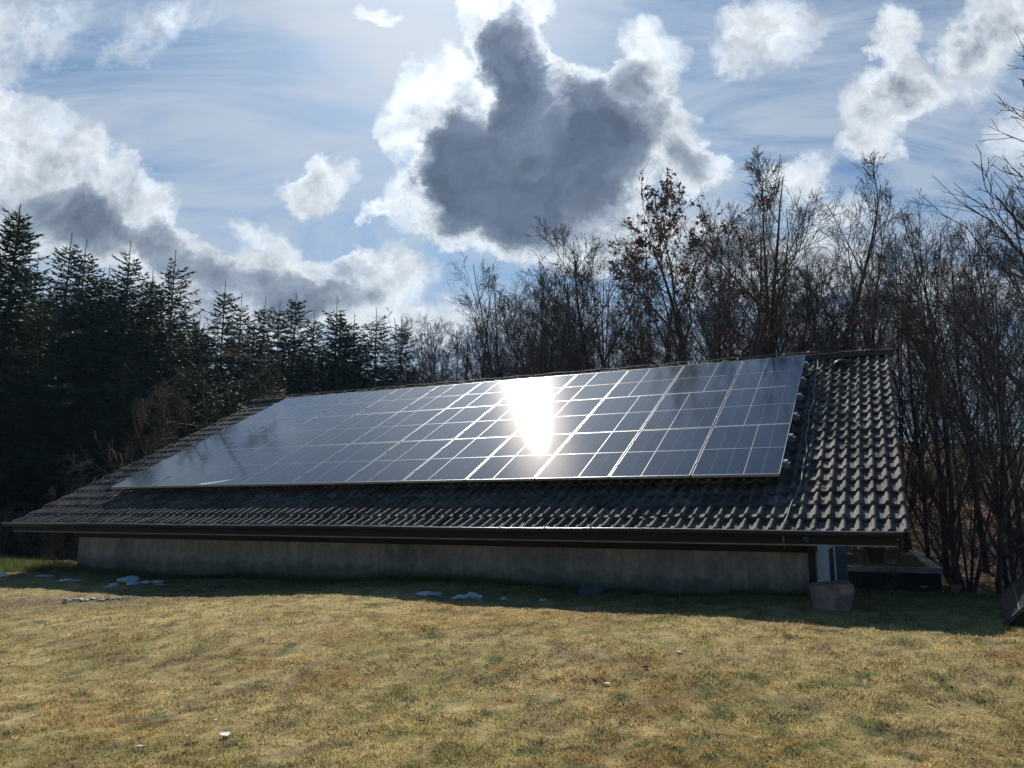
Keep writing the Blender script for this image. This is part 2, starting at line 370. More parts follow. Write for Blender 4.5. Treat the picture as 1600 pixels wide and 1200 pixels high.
def ground(x, y, detail=True):
    x = np.asarray(x, float); y = np.asarray(y, float)
    ye = edge_y(x); s = y - ye; yc = np.minimum(y, ye + .4)
    num = 0; den = 1e-9
    for cx, cy, cz in CTRL:
        wgt = np.exp(-np.sqrt(((x - cx) ** 2 + (yc - cy) ** 2) + .04) / .9) + 1e-6 / (1 + (x - cx) ** 2 + (yc - cy) ** 2)
        num = num + wgt * cz; den = den + wgt
    z = num / den
    if detail:
        k = np.clip(1 - s / 2, 0, 1)
        z = z + k * ((fb(x / 2.2, y / 2.2, 1) - .5) * .07 + (fb(x / .35, y / .35, 5, 3) - .5) * .04 + (fb(x / .11, y / .11, 6, 2) - .5) * .022)
    t = np.clip(s / 3.0, 0, 1); z = z - 2.6 * t * t * (3 - 2 * t)
    right = np.clip((x - 2) / 8, 0, 1)
    rise = np.clip(s - 9, 0, 46); z = z + rise * (.02 + .19 * right) + np.clip(s - 3, 0, 20) / 20 * (fb(x / 5, y / 5, 9) - .5) * 1.2
    z = z + np.where(s > 3, (fb(x / .8, y / .8, 11) - .5) * .15, 0) * np.clip((s - 3) / 2, 0, 1)
    return z
def patch_color(x, y):
    """turf colour: straw, olive, orange moss and fresh green, from noise"""
    x = np.asarray(x); y = np.asarray(y)
    straw = np.array((.57, .485, .235)); olive = np.array((.41, .375, .155)); moss = np.array((.42, .275, .10)); green = np.array((.15, .20, .085)); soil = np.array((.17, .13, .10))
    a = np.clip((.5 * fb(x / .9, y / .8, 21) + .5 * fb(x / .16, y / .13, 22) - .42) * 6, 0, 1)[..., None]; c = straw * (1 - a) + olive * a
    b = np.clip((.6 * fb(x / .8, y / .6, 33) + .4 * fb(x / .12, y / .10, 34) - .53) * 9, 0, 1)[..., None]; c = c * (1 - .6 * b) + moss * .6 * b
    g = np.clip((fb(x / .22, y / .18, 45) - .66) * 12, 0, 1)[..., None]; c = c * (1 - .8 * g) + green * .8 * g
    d = np.clip((fb(x / .22, y / .16, 57, 3) - .60) * 8, 0, 1)[..., None]; c = c * (1 - .5 * d) + soil * .55 * d
    sp_ = .45 + 1.1 * (.75 * fb(x / .07, y / .07, 61, 3) + .25 * fb(x / .30, y / .25, 64, 3)); c = c * sp_[..., None] * np.array((1.12, 1.06, 1.04))
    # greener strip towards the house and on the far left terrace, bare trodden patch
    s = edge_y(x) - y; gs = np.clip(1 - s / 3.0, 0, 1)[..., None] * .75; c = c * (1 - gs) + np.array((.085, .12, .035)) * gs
    tp = np.exp(-(((x + 6.2) / 2.6) ** 2 + ((y - 11.0) / .7) ** 2))[..., None] * .6; c = c * (1 - tp) + np.array((.19, .145, .12)) * tp
    return c
def axis(lo, hi, step, far, grow=1.25):
    a = list(np.arange(lo, hi, step)); s = step; p = a[-1]
    while p < far: s *= grow; p += s; a.append(p)
    s = step; p = a[0]; pre = []
    while p > -far: s *= grow; p -= s; pre.append(p)
    return np.array(pre[::-1] + a)
gx = axis(-12, 10, .07, 420); gy = axis(3.2, 17.5, .06, 420)
XX, YY = np.meshgrid(gx, gy); ZZ = ground(XX, YY)
nx, ny = len(gx), len(gy)
V = np.stack([XX, YY, ZZ], -1).reshape(-1, 3)
idx = np.arange(nx * ny).reshape(ny, nx)
F = np.stack([idx[:-1, :-1], idx[:-1, 1:], idx[1:, 1:], idx[1:, :-1]], -1).reshape(-1, 4)
cx = (XX[:-1, :-1] + XX[1:, 1:]).ravel() / 2; cy = (YY[:-1, :-1] + YY[1:, 1:]).ravel() / 2
near = cy < edge_y(cx) + .9
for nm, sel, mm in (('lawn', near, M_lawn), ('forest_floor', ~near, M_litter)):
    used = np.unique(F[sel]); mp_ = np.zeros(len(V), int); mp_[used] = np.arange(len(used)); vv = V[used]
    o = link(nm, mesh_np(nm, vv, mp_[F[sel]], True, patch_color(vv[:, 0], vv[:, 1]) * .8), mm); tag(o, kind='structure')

# grass blades (uncountable): thousands of short blades, denser near the viewer's side of the lawn
def blades(name, x, y, h, wd, colr, lean=.7, label=None, cat='grass', rs=5, sink=0):
    rs = np.random.RandomState(rs); n = len(x); z = ground(x, y) - sink
    a = rs.rand(n) * 6.283; b = rs.rand(n) * 6.283
    L = h * lean * rs.rand(n) * 1.6
    base = np.stack([x, y, z - .004], 1); wv_ = np.stack([np.cos(a), np.sin(a), np.zeros(n)], 1) * (wd / 2)[:, None]
    tip = base + np.stack([np.cos(b) * L, np.sin(b) * L, h * (.5 + .5 * rs.rand(n))], 1)
    V = np.stack([base - wv_, base + wv_, tip], 1).reshape(-1, 3); F = np.arange(3 * n).reshape(n, 3)
    o = link(name, mesh_np(name, V, F, False, np.repeat(colr, 3, 0)), M_blade)
    return tag(o, label, cat, kind='stuff')
rs = np.random.RandomState(11)
N = 720000
yb = 1 / (1 / 3.9 - rs.rand(N) * (1 / 3.9 - 1 / 16.5)); xb = (rs.rand(N) * 2 - 1) * (yb * .86 + 1.2)
ok = yb < edge_y(xb) + .5; xb, yb = xb[ok], yb[ok]
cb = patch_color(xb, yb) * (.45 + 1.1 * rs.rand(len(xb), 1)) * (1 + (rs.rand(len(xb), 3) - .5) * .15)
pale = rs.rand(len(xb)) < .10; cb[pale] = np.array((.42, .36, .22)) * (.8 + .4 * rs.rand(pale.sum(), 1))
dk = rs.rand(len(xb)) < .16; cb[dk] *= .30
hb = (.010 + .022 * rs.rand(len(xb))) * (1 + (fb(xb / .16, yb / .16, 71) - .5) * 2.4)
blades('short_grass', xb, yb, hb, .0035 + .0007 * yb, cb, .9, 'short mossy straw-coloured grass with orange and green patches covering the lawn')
# taller grass along the wall, on the far-left terrace and on the terrace rim at the right
def along(n, x0, y0, x1, y1, wdt, seed):
    r_ = np.random.RandomState(seed); t = r_.rand(n); d = (r_.rand(n) ** 1.5) * wdt
    return x0 + (x1 - x0) * t + .436 * -d, y0 + (y1 - y0) * t - .9 * d, r_
x1, y1, r1_ = along(26000, -8.1, 14.72, 3.55, 9.30, .35, 1)
x2, y2, r2_ = along(16000, -13, 16.4, -8.1, 15.0, .9, 2)
x3, y3, r3_ = along(12000, 3.4, 10.15, 10.5, 10.2, .5, 3)
xt = np.concatenate([x1, x2, x3]); yt = np.concatenate([y1, y2, y3]); rr_ = np.random.RandomState(9)
ht = np.concatenate([.05 + .14 * r1_.rand(len(x1)) ** 2 * np.clip(fb(x1 / .3, y1 / .3, 4) * 2 - .3, .2, 2), .06 + .14 * r2_.rand(len(x2)), .02 + .05 * r3_.rand(len(x3))])
ct = np.array((.10, .15, .04)) * (.5 + rr_.rand(len(xt), 1)) * np.array((1, 1, 1)); dry = rr_.rand(len(xt)) < .2; ct[dry] = (.3, .24, .12)
blades('long_grass', xt, yt, ht, np.full(len(xt), .008), ct, .35, 'longer green grass fringing the foot of the wall and the edge of the lawn', 'grass', 6)

# ------------------------------------------------------------------ the house
YAW = 0.451419; RP_ = 0.463140; CR, SR = math.cos(RP_), math.sin(RP_)
Z0 = 1.909; U0, U1, V0, V1 = -1.53, 13.55, -1.10, 5.68
HX, HY = -7.643, 14.912
E_ = Vector((math.cos(YAW), -math.sin(YAW), 0)); H_ = Vector((math.sin(YAW), math.cos(YAW), 0))
def hw(x, y, z=0): return Vector((HX, HY, 0)) + E_ * x + H_ * y + Vector((0, 0, z))     # house frame -> world
def RPt(u, v, h): return (u, v * CR - h * SR, Z0 + v * SR + h * CR)
house = empty('house', (HX, HY, 0), (0, 0, -YAW))
tag(house, 'long low house with brown tiled roof, low rendered wall and dark fascia', 'house')
RY, RZ = V1 * CR, Z0 + V1 * SR          # ridge line
VB = V0 + 15 * (V1 - V0) / 20; BY = 2 * RY - VB * CR         # short rear slope
# roof covering: wavy concrete tiles, real courses
def tiles(flip=False):
    rs = np.random.RandomState(4); Vs = []; Fs = []; Cs = []; nb_ = 0
    pr = np.array([0, .10, .22, .36, .50, .56, .64, .73, .82, .90, .96, 1.0])
    def prof(t): return np.where(t < .52, -.004 * np.sin(np.pi * np.clip(t / .52, 0, 1)), .046 * np.sin(np.pi * np.clip((t - .52) / .48, 0, 1)) ** .85) - .046
    nc = 20; cl = (V1 - V0) / nc; ncol = int(round((U1 - U0) / .30)); tw = (U1 - U0) / ncol
    for j in range(15 if flip else 0, nc):
        v0 = V0 + j * cl
        for i in range(ncol):
            u0 = U0 + i * tw; ts = np.concatenate([pr / 2, .5 + pr[1:] / 2]); tt = np.concatenate([pr, pr[1:]])
            dz = rs.randn() * .003; sk = rs.randn() * .010; dv = rs.randn() * .006 - (.03 if rs.rand() < .012 else 0); dt = rs.randn() * .004
            us = u0 + ts * tw; hs = prof(tt) + dz + (ts - .5) * sk
            n = len(us); rows = [(v0 + dv, hs - .036), (v0 + dv, hs + .008), (v0 + dv + .001, hs + .0082), (v0 + cl * .55, hs - .012 + dt), (v0 + cl + .02, hs - .036)]
            for v, h in rows:
                vv = np.full(n, v); Vs.append(np.stack([us, vv, h], 1))
            tone = (.68 + .60 * rs.rand()) * np.array((1 + .06 * rs.randn(), 1, 1 - .03 * rs.randn()))
            Cs.append(np.repeat(tone[None], 5 * n, 0))
            for k in (0, 2, 3):
                a = nb_ + k * n + np.arange(n - 1); Fs.append(np.stack([a, a + 1, a + n + 1, a + n], 1))
            nb_ += 5 * n
    P = np.concatenate(Vs); u, v, h = P.T
    if not flip: W = np.stack([u, v * CR - h * SR, Z0 + v * SR + h * CR], 1)
    else: W = np.stack([u, 2 * RY - (v * CR - h * SR), Z0 + v * SR + h * CR], 1)
    F = np.concatenate(Fs); F = F[:, ::-1] if flip else F
    return mesh_np('roof', W, F, True, np.concatenate(Cs))
roof = link('roof', tiles(), M_tile, house)
roof2 = link('roof', tiles(True), M_tile, house); roof2['label'] = 'rear roof slope facing the wood'
# sarking under the tiles so nothing shows through
b = MB(); b.add([RPt(U0 + .03, V0 + .04, -.075), RPt(U1 - .03, V0 + .04, -.075), RPt(U1 - .03, V1, -.075), RPt(U0 + .03, V1, -.075), (U0 + .03, 2 * RY - RPt(0, VB + .04, -.075)[1], RPt(0, VB + .04, -.075)[2]), (U1 - .03, 2 * RY - RPt(0, VB + .04, -.075)[1], RPt(0, VB + .04, -.075)[2])], [(0, 1, 2, 3), (3, 2, 5, 4)])
b.build('roof_underlay', M_dark, roof)
# ridge tiles, overlapping half barrels
n_r = 36; rl = (U1 - U0 + .04) / n_r
def ridge_mesh():
    V = []; F = []; k = 9
    for x, r in ((0, .128), (.03, .132), (rl * .5, .120), (rl + .05, .108)):
        for j in range(k):
            a = math.pi * (-.08 + 1.16 * j / (k - 1)); V.append((x, -math.cos(a) * r * 1.08, math.sin(a) * r * .95))
    for i in range(3):
        for j in range(k - 1): F.append((i * k + j, (i + 1) * k + j, (i + 1) * k + j + 1, i * k + j + 1))
    F.append(tuple(range(k)))
    mb = MB(); mb.add(V, F); return mb.mesh('ridge_tile', True)
rm = ridge_mesh(); M_ridge = mat('ridge_tile', (.085, .07, .06), .85, (.05, .045, .035), 9, 6, .2, .4, 40); rm.materials.append(M_ridge)
for i in range(n_r):
    o = link('ridge_tile', rm, None, roof, (U0 - .02 + i * rl, RY, RZ - .055 + rnd.uniform(-.006, .006))); o.rotation_euler = (rnd.uniform(-.03, .03), rnd.uniform(-.02, .02), rnd.uniform(-.012, .012))
# ventilation hood tile, second course from the ridge
b = MB(); 
hood = [RPt(12.66 + .24 * i / 8, 5.08, -.03) for i in range(9)]
for k, (vv, hh) in enumerate(((5.05, .09), (5.09, .105), (5.22, .07), (5.36, .0))):
    pass
Vh = []; Fh = []
for vv, hh in ((5.03, .075), (5.06, .10), (5.20, .07), (5.34, .0)):
    for i in range(9):
        a = math.pi * i / 8; Vh.append(RPt(12.64 + .28 * (1 - math.cos(a)) / 2, vv, -.03 + math.sin(a) * (hh + .02)))
for k in range(3):
    for i in range(8): Fh.append((k * 9 + i, k * 9 + i + 1, (k + 1) * 9 + i + 1, (k + 1) * 9 + i))
b.add(Vh, Fh); b.build('vent_tile', M_dark, roof, True)
# walls (open-topped shell: front, two gables, back)
WX0, WX1, WY0, WY1 = -.33, 12.55, -.38, BY - .5
ZT = 1.125
zr = lambda y: Z0 + (y if y < RY else 2 * RY - y) * SR / CR - .16
b = MB(); b.box(WX0, WX1, WY0, WY0 + .3, -2.6, ZT)
front_wall = b.build('wall', M_conc, house); front_wall['label'] = 'low grey stained rendered wall'
for x0_, x1_ in ((WX1 - .3, WX1), (WX0, WX0 + .3)):
    prof_ = [(x0_, WY0 + .302, -2.6), (x0_, WY1 - .302, -2.6), (x0_, WY1 - .302, zr(WY1)), (x0_, RY, zr(RY)), (x0_, WY0 + .302, zr(WY0) + .1)]
    b = MB(); b.prism(prof_, (x0_, 0, 0), (x1_, 0, 0)); g_ = b.build('gable_wall', M_white, house)
b = MB(); b.box(WX0, WX1, WY1 - .3, WY1, -2.6, zr(WY1)); b.build('rear_wall', M_white, house)
# wall plate and boarded eave
b = MB(); b.box(WX0 - .02, WX1 + .02, WY0 - .05, WY0 + .25, ZT + .003, ZT + .19); b.build('wall_plate', M_wood, house)
ye0 = V0 * CR
b = MB(); b.box(U0 + .10, U1 - .13, ye0 + .05, ye0 + .075, 1.245, 1.395); fas = b.build('fascia', M_wood2, house, bevel=.003)
b = MB(); b.box(U0 + .12, U1 - .10, ye0 + .078, WY0 - .053, 1.262, 1.282); b.build('soffit', M_wood, house)
b = MB(); b.box(U0 + .10, U1 - .13, ye0 + .036, ye0 + .048, 1.232, 1.246); b.build('drip_trim', M_zinc, fas)
# purlin heads and shaped rafter ends at both gables
for x0_, x1_, nm in ((U0 + .35, WX0 - .35, 'purlin_head'),):
    s_ = 1 if x0_ > 5 else -1
    xe = x1_ if s_ > 0 else x0_; xi = x0_ if s_ > 0 else x1_
    b = MB(); b.prism([(xi, WY0 - .02, 1.03), (xe - s_ * .30, WY0 - .02, 1.03), (xe - s_ * .10, WY0 - .02, 1.10), (xe, WY0 - .02, 1.16), (xe, WY0 - .02, 1.21), (xi, WY0 - .02, 1.21)], (0, WY0, 0), (0, WY0 + .16, 0))
    b.build(nm, M_wood2, house, bevel=.003)
b = MB(); b.box(U1 - .42, U1 - .27, WY0 - .2, WY0 - .04, 1.04, 1.20); b.build('rafter_end', M_wood, house, bevel=.003)
# verge boards along both rakes, both slopes
for uu in (U0 + .02, U1 - .07):
    for fl in (0, 1):
        va = VB if fl else V0
        p = [RPt(uu, va + .02, -.09), RPt(uu, V1, -.09), RPt(uu, V1, -.27), RPt(uu, va + .02, -.27)]
        if fl: p = [(q[0], 2 * RY - q[1] + .002, q[2]) for q in p]
        b = MB(); b.prism(p, (0, 0, 0), (.03, 0, 0)); b.build('verge_board', M_wood, house)
    bb = MB(); 
# gutter: half-round trough with bead and brackets
gy0, gz0, gr = ye0 - .035, 1.395, .062
V = []; F = []; xs = np.linspace(U0 - .06, U1 - .06, 40); k = 9
for x in xs:
    sag = .006 * math.sin(x * 1.3)
    for j in range(k):
        a = math.pi * j / (k - 1); V.append((x, gy0 - math.cos(a) * gr, gz0 - math.sin(a) * gr + sag))
for i in range(len(xs) - 1):
    for j in range(k - 1): F.append((i * k + j, i * k + j + 1, (i + 1) * k + j + 1, (i + 1) * k + j))
F += [tuple(range(k)), tuple((len(xs) - 1) * k + j for j in range(k))]
gut = link('gutter', MB().add(V, F).mesh('gutter', True), M_gut, house)
b = MB(); b.tube([(x, gy0 - gr, gz0 + .002 + .006 * math.sin(x * 1.3)) for x in xs], .006, 6); b.build('gutter_bead', M_bright, gut, True)
brm = MB().box(-.012, .012, gy0 - gr - .012, gy0 + gr + .02, gz0 + .008, gz0 + .014).mesh('gutter_bracket'); brm.materials.append(M_bright)
for i in range(24): link('gutter_bracket', brm, None, gut, (U0 + .3 + i * .63 + rnd.uniform(-.03, .03), 0, rnd.uniform(0, .006)))
# downpipe at the near corner
b = MB(); b.tube([(WX1 - .02, gy0 + .02, 1.33), (WX1 - .02, gy0 + .10, 1.27), (WX1 - .02, WY0 - .10, 1.16), (WX1 - .02, WY0 - .06, 1.08), (WX1 - .02, WY0 - .06, .45)], .042, 10); b.build('downpipe', M_dark, house, True)
# gable window with open louvred shutters
wt = 2.05; b = MB(); b.box(WX1 - .02, WX1 + .012, WY0 + wt, WY0 + wt + 1.05, .15, 1.15)
win = b.build('window', M_white, house)
b = MB(); b.box(WX1 + .0125, WX1 + .016, WY0 + wt + .07, WY0 + wt + .98, .22, 1.08); b.build('pane', M_pane, win)
b = MB(); b.box(WX1 + .013, WX1 + .05, WY0 + wt - .08, WY0 + wt + 1.13, .11, .146); b.build('sill', M_zinc, win)
b = MB(); b.box(WX1 + .03, WX1 + .19, WY0 + wt + 1.10, WY0 + wt + 1.135, .55, 1.2)
for i in range(12): b.box(WX1 + .05, WX1 + .17, WY0 + wt + 1.09, WY0 + wt + 1.0995, .58 + i * .05, .61 + i * .05)
b.build('shutter', M_shut, house, bevel=.002)

# ------------------------------------------------------------------ lightning conductor: one on the ridge, one down the slope
b = MB(); b.tube([(U0 + .1 + i * .25, RY, RZ + .105 + .01 * math.sin(i * 1.7)) for i in range(56)] + [(12.40, RY, RZ + .085)], .005, 5)
rc = b.build('ridge_conductor', M_cable, None, True); rc.location = (HX, HY, 0); rc.rotation_euler = (0, 0, -YAW)
tag(rc, 'thin metal lightning wire running along the top of the roof ridge', 'wire')
hm = MB().box(-.012, .012, -.03, .03, -.03, .012).mesh('wire_holder', bevel=.003); hm.materials.append(M_bright)
for i in range(16): link('wire_holder', hm, None, rc, (U0 + .4 + i * .86, RY, RZ + .098))
pts = []
for i in range(46):
    v = 5.70 - i * (5.70 + 1.04) / 45; uu = 12.40 + .02 * math.sin(v * 2.1) + .012 * math.sin(v * 6.3 + 1)
    if 3.6 < v < 4.6: uu -= .03
    if v < -.3: uu -= (-.3 - v) * .13
    pts.append(RPt(uu, v, .012 + .008 * math.sin(v * 9)))
pts.append(RPt(12.30, -1.12, -.01)); pts.append((12.30, ye0 - .06, 1.30)); pts.append((12.30, ye0 + .04, 1.20))
dcn = MB().tube(pts, .0065, 6).build('roof_conductor', M_cable, None, True); dcn.location = (HX, HY, 0); dcn.rotation_euler = (0, 0, -YAW)
tag(dcn, 'grey lightning cable running down the tiles from ridge to gutter beside the solar panels', 'cable')
hm2 = MB().box(-.02, .02, -.02, .02, -.035, .012).mesh('cable_clip', bevel=.003); hm2.materials.append(M_zinc)
for v in (4.9, 3.8, 2.7, 1.65, .55, -.55):
    o = link('cable_clip', hm2, None, dcn, RPt(12.40 + .02 * math.sin(v * 2.1) - .01, v, 0)); o.rotation_euler = (RP_, 0, 0)

# ------------------------------------------------------------------ solar panels: 3 rows of 11
PU, PV_, PW, PH = 1.1089, 1.745, 1.083, 1.727
def panel_meshes(fx):
    f = MB(); w_ = .0065; h0, h1 = -.035, .0015
    f.box(0, PW, 0, w_, h0, h1); f.box(0, PW, PH - w_, PH, h0, h1); f.box(0, w_, w_, PH - w_, h0, h1); f.box(PW - w_, PW, w_, PH - w_, h0, h1)
    fm = f.mesh('frame'); fm.materials.append(M_frame)
    g = MB().box(w_, PW - w_, w_, PH - w_, -.006, 0).mesh('glass'); g.materials.append(M_pv)
    return fm, g
fm, gm = panel_meshes(0)
hl = MB().box(.011, PW - .011, PH / 2 - .0055, PH / 2 + .0055, .0004, .0010).mesh('half_cell_line'); hl.materials.append(M_line)
vls = {}
for fx in (.4, .6):
    x = PW * fx; vls[fx] = MB().box(x - .005, x + .005, .011, PH / 2 - .006, .0004, .0010).box(x - .005, x + .005, PH / 2 + .006, PH - .011, .0004, .0010).mesh('ribbon_line'); vls[fx].materials.append(M_line)
ORD = ['first', 'second', 'third', 'fourth', 'fifth', 'sixth', 'seventh', 'eighth', 'ninth', 'tenth', 'eleventh']
ROW = ['bottom', 'middle', 'top']; FL6 = {(0, 0), (0, 2), (1, 2), (2, 1)}
O_ = hw(*RPt(0, 0, .165))
HN = .165
for r in range(3):
    for c in range(11):
        u = (10 - c) * PU + rnd.uniform(-.002, .002); v = r * PV_ + rnd.uniform(-.002, .002) + (.006 if (r, c) in ((1, 0), (1, 1)) else 0)
        lo = RPt(u + .013, v + .009, HN + rnd.uniform(-.002, .002))
        e = empty('solar_panel', hw(*lo), (RP_ + rnd.uniform(-.0022, .0022), rnd.uniform(-.0016, .0016), -YAW))
        lb = 'dark framed solar panel on the tiled roof, %s row, %s' % (ROW[r], 'rightmost' if c == 0 else 'leftmost' if c == 10 else ORD[c] + ' from the right end')
        if (r, c) == (0, 8): lb = 'dark framed solar panel in the bottom row with a pale smear at its lower edge'
        tag(e, lb, 'solar panel', 'solar panels in three rows on the roof')
        link('frame', fm, None, e); link('glass', gm, None, e); link('half_cell_line', hl, None, e); link('ribbon_line', vls[.6 if (r, c) in FL6 else .4], None, e)
        if (r, c) == (0, 8):
            s = MB(); s.add([(.03, .02, .0012), (.22, .03, .0012), (.52, .12, .0012), (.74, .25, .0012), (.50, .17, .0012), (.25, .11, .0012), (.10, .08, .0012)], [(0, 1, 2, 3, 4, 5, 6)]); s.build('smear', M_snow, e)
# mounting rails with clamps
rail = MB().box(-.03, 11 * PU + .07, -.02, .02, -.085, -.04).mesh('rail'); rail.materials.append(M_alu)
clm = MB().box(-.014, .014, -.035, .035, -.03, .008).box(-.006, .006, -.006, .006, .008, .013).mesh('clamp', bevel=.0015); clm.materials.append(M_bright)
ecm = MB().box(-.004, .05, -.035, .035, -.10, .004).box(.03, .075, -.022, .022, -.09, -.03).mesh('end_clamp', bevel=.003); ecm.materials.append(M_bright)
for r in range(3):
    for q, fr in enumerate((.24, .76)):
        e = empty('mounting_rail', hw(*RPt(0, r * PV_ + fr * PH, HN)), (RP_, 0, -YAW))
        tag(e, 'aluminium mounting rail under the %s row of solar panels, %s of the two' % (ROW[r], ('lower', 'upper')[q]), 'rail', 'rails carrying the solar panels')
        link('rail', rail, None, e)
        for c in range(1, 11): link('clamp', clm, None, e, (c * PU, 0, 0))
        link('end_clamp', ecm, None, e, (11 * PU + .002, 0, 0))
        o = link('end_clamp', ecm, None, e, (.006, 0, 0)); o.rotation_euler = (0, 0, math.pi)

# ------------------------------------------------------------------ twigs, leaves and moss lying on the tiles
rs = np.random.RandomState(21); mb = MB()
for i in range(300):
    u = rs.uniform(12.45, 13.58) if i < 190 else rs.uniform(-1.4, 13.5); v = rs.uniform(-1.05, 5.4) if i < 190 else rs.uniform(-1.05, -.1)
    wph = ((u - U0) / .15) % 1
    if wph > .5: u -= .075
    s = rs.uniform(.012, .04); a = rs.uniform(0, 6.28); h = rs.uniform(.004, .02) - .036
    q = [(u + math.cos(a + t) * s * k_, v + math.sin(a + t) * s * k_, h + rs.uniform(0, .012)) for t, k_ in ((0, 1), (1.4, .55), (2.6, .9), (3.6, .6), (5, .7))]
    mb.add([RPt(*p) for p in q] + [RPt(u, v, h + .018)], [(0, 1, 5), (1, 2, 5), (2, 3, 5), (3, 4, 5), (4, 0, 5)])
ll = mb.build('leaf_debris', mat('brown_leaf_debris', (.13, .075, .045), .85, (.04, .035, .02), 12)); ll.location = (HX, HY, 0); ll.rotation_euler = (0, 0, -YAW)
tag(ll, 'scattered dead leaves and moss crumbs lying in the tile troughs', 'leaves', kind='stuff')
def roof_stick(p, q, r, lb):
    m_ = [RPt(p[0] + (q[0] - p[0]) * t + .012 * math.sin(t * 3), p[1] + (q[1] - p[1]) * t, .010 + .004 * math.sin(t * 7)) for t in (0, .2, .4, .6, .8, 1)]
    mb = MB(); mb.tube(m_, r, 5, r * .5); a = Vector(m_[3]); mb.tube([a, a + Vector((.06, .05, .02))], r * .6, 4, r * .3)
    o = mb.build('twig', M_cable, None, True); o.location = (HX, HY, 0); o.rotation_euler = (0, 0, -YAW); tag(o, lb, 'twig')
roof_stick((13.02, 3.9), (12.97, 3.35), .007, 'pale fallen twig lying upright on the bare tiles, upper of two')
roof_stick((13.00, 2.15), (13.10, 1.85), .007, 'short pale fallen twig on the bare tiles, lower of two')

# ------------------------------------------------------------------ garage with planted flat roof
GA = -YAW; GW, GL, GZ, GB = 2.25, 8.8, .33, -2.4
gar = empty('garage', (7.50, 18.55, 0), (0, 0, -0.42)); tag(gar, 'dark low garage with mossy flat roof and grey metal rim behind the lawn edge', 'garage')
b = MB(); b.box(0, GW, 0, .12, GB, GZ - .05); b.box(0, GW, GL - .12, GL, GB, GZ - .05); b.box(0, .12, .121, GL - .121, GB, GZ - .05); b.box(GW - .12, GW, .121, GL - .121, GB, GZ - .05); b.build('wall', M_black, gar)
b = MB(); t_ = .20; b.box(-.04, GW + .04, -.04, .08, GZ - .10, GZ + .02); b.box(-.04, GW + .04, GL - t_, GL + .04, GZ - .10, GZ + .02); b.box(-.04, t_ , .0803, GL - t_ - .0003, GZ - .10, GZ + .02); b.box(GW - t_, GW + .04, .0803, GL - t_ - .0003, GZ - .10, GZ + .02); b.build('roof_rim', mat('rim_metal', (.17, .18, .19), .5, (.12, .13, .14), 5), gar, bevel=.004)
rs = np.random.RandomState(5); gxx = np.linspace(.201, GW - .201, 40); gyy = np.linspace(.085, GL - .205, 120); A_, B_ = np.meshgrid(gxx, gyy)
zz = GZ - .10 + fb(A_ * 4, B_ * 3, 3) * .09 + .03 * vn(A_ * 20, B_ * 20, 8); ii = np.arange(A_.size).reshape(A_.shape)
link('roof_planting', mesh_np('roof_planting', np.stack([A_, B_, zz], -1).reshape(-1, 3), np.stack([ii[:-1, :-1], ii[:-1, 1:], ii[1:, 1:], ii[1:, :-1]], -1).reshape(-1, 4), True), M_moss, gar)
b = MB(); b.box(GW - .42, GW - .30, -.055, -.0405, GZ - .42, GZ - .36); b.build('small_plate', M_zinc, gar)
b = MB(); b.box(.9, 1.15, 1.9, 2.15, GZ - .06, GZ + .2); b.box(.87, 1.18, 1.87, 2.18, GZ + .203, GZ + .23); b.build('roof_vent', M_dark, gar, bevel=.005)
# brick pier stub beside it
b = MB(); b.box(-.07, .07, -.07, .07, -.6, .27); b.box(-.085, .085, -.085, .085, .272, .31); o = b.build('brick_pier', M_brick, bevel=.006); o.location = (5.95, 10.75, .30); o.rotation_euler = (0, 0, .3); tag(o, 'short reddish brick pier at the right corner of the dark garage', 'pier')

# ------------------------------------------------------------------ stones, snow and scraps
def lump(name, x, y, sx, sy, sz, seed, m, label, cat, group=None, rough=.5, sink=.3, res=26, rz=0, extra=()):
    V = []; F = []; nb_ = 0; zz0 = float(ground(x, y))
    for (ox, oy, ax, ay, az, sd) in [(0, 0, sx, sy, sz, seed)] + list(extra):
        nu, nv = res, res // 2
        gz_ = float(ground(x + ox, y + oy)) - zz0
        for i in range(nv + 1):
            ph = math.pi * i / nv
            for j in range(nu):
                th = 2 * math.pi * j / nu; d = Vector((math.sin(ph) * math.cos(th), math.sin(ph) * math.sin(th), math.cos(ph)))
                k = 1 + rough * 2 * (float(fb(d.x * 2.1 + d.z * 1.4 + 9, d.y * 2.1 - d.z * 1.1 + 5, sd, 5)) - .5)
                V.append((ox + d.x * ax * k, oy + d.y * ay * k, gz_ + (d.z * az * k + az * (1 - 2 * sink) * .5) * (.72 if 'snow' in name else 1)))
        for i in range(nv):
            for j in range(nu): F.append((nb_ + i * nu + j, nb_ + i * nu + (j + 1) % nu, nb_ + (i + 1) * nu + (j + 1) % nu, nb_ + (i + 1) * nu + j))
        nb_ = len(V)
    o = MB().add(V, F).build(name, m, None, True); o.location = (x, y, zz0); o.rotation_euler = (0, 0, rz); return tag(o, label, cat, group)
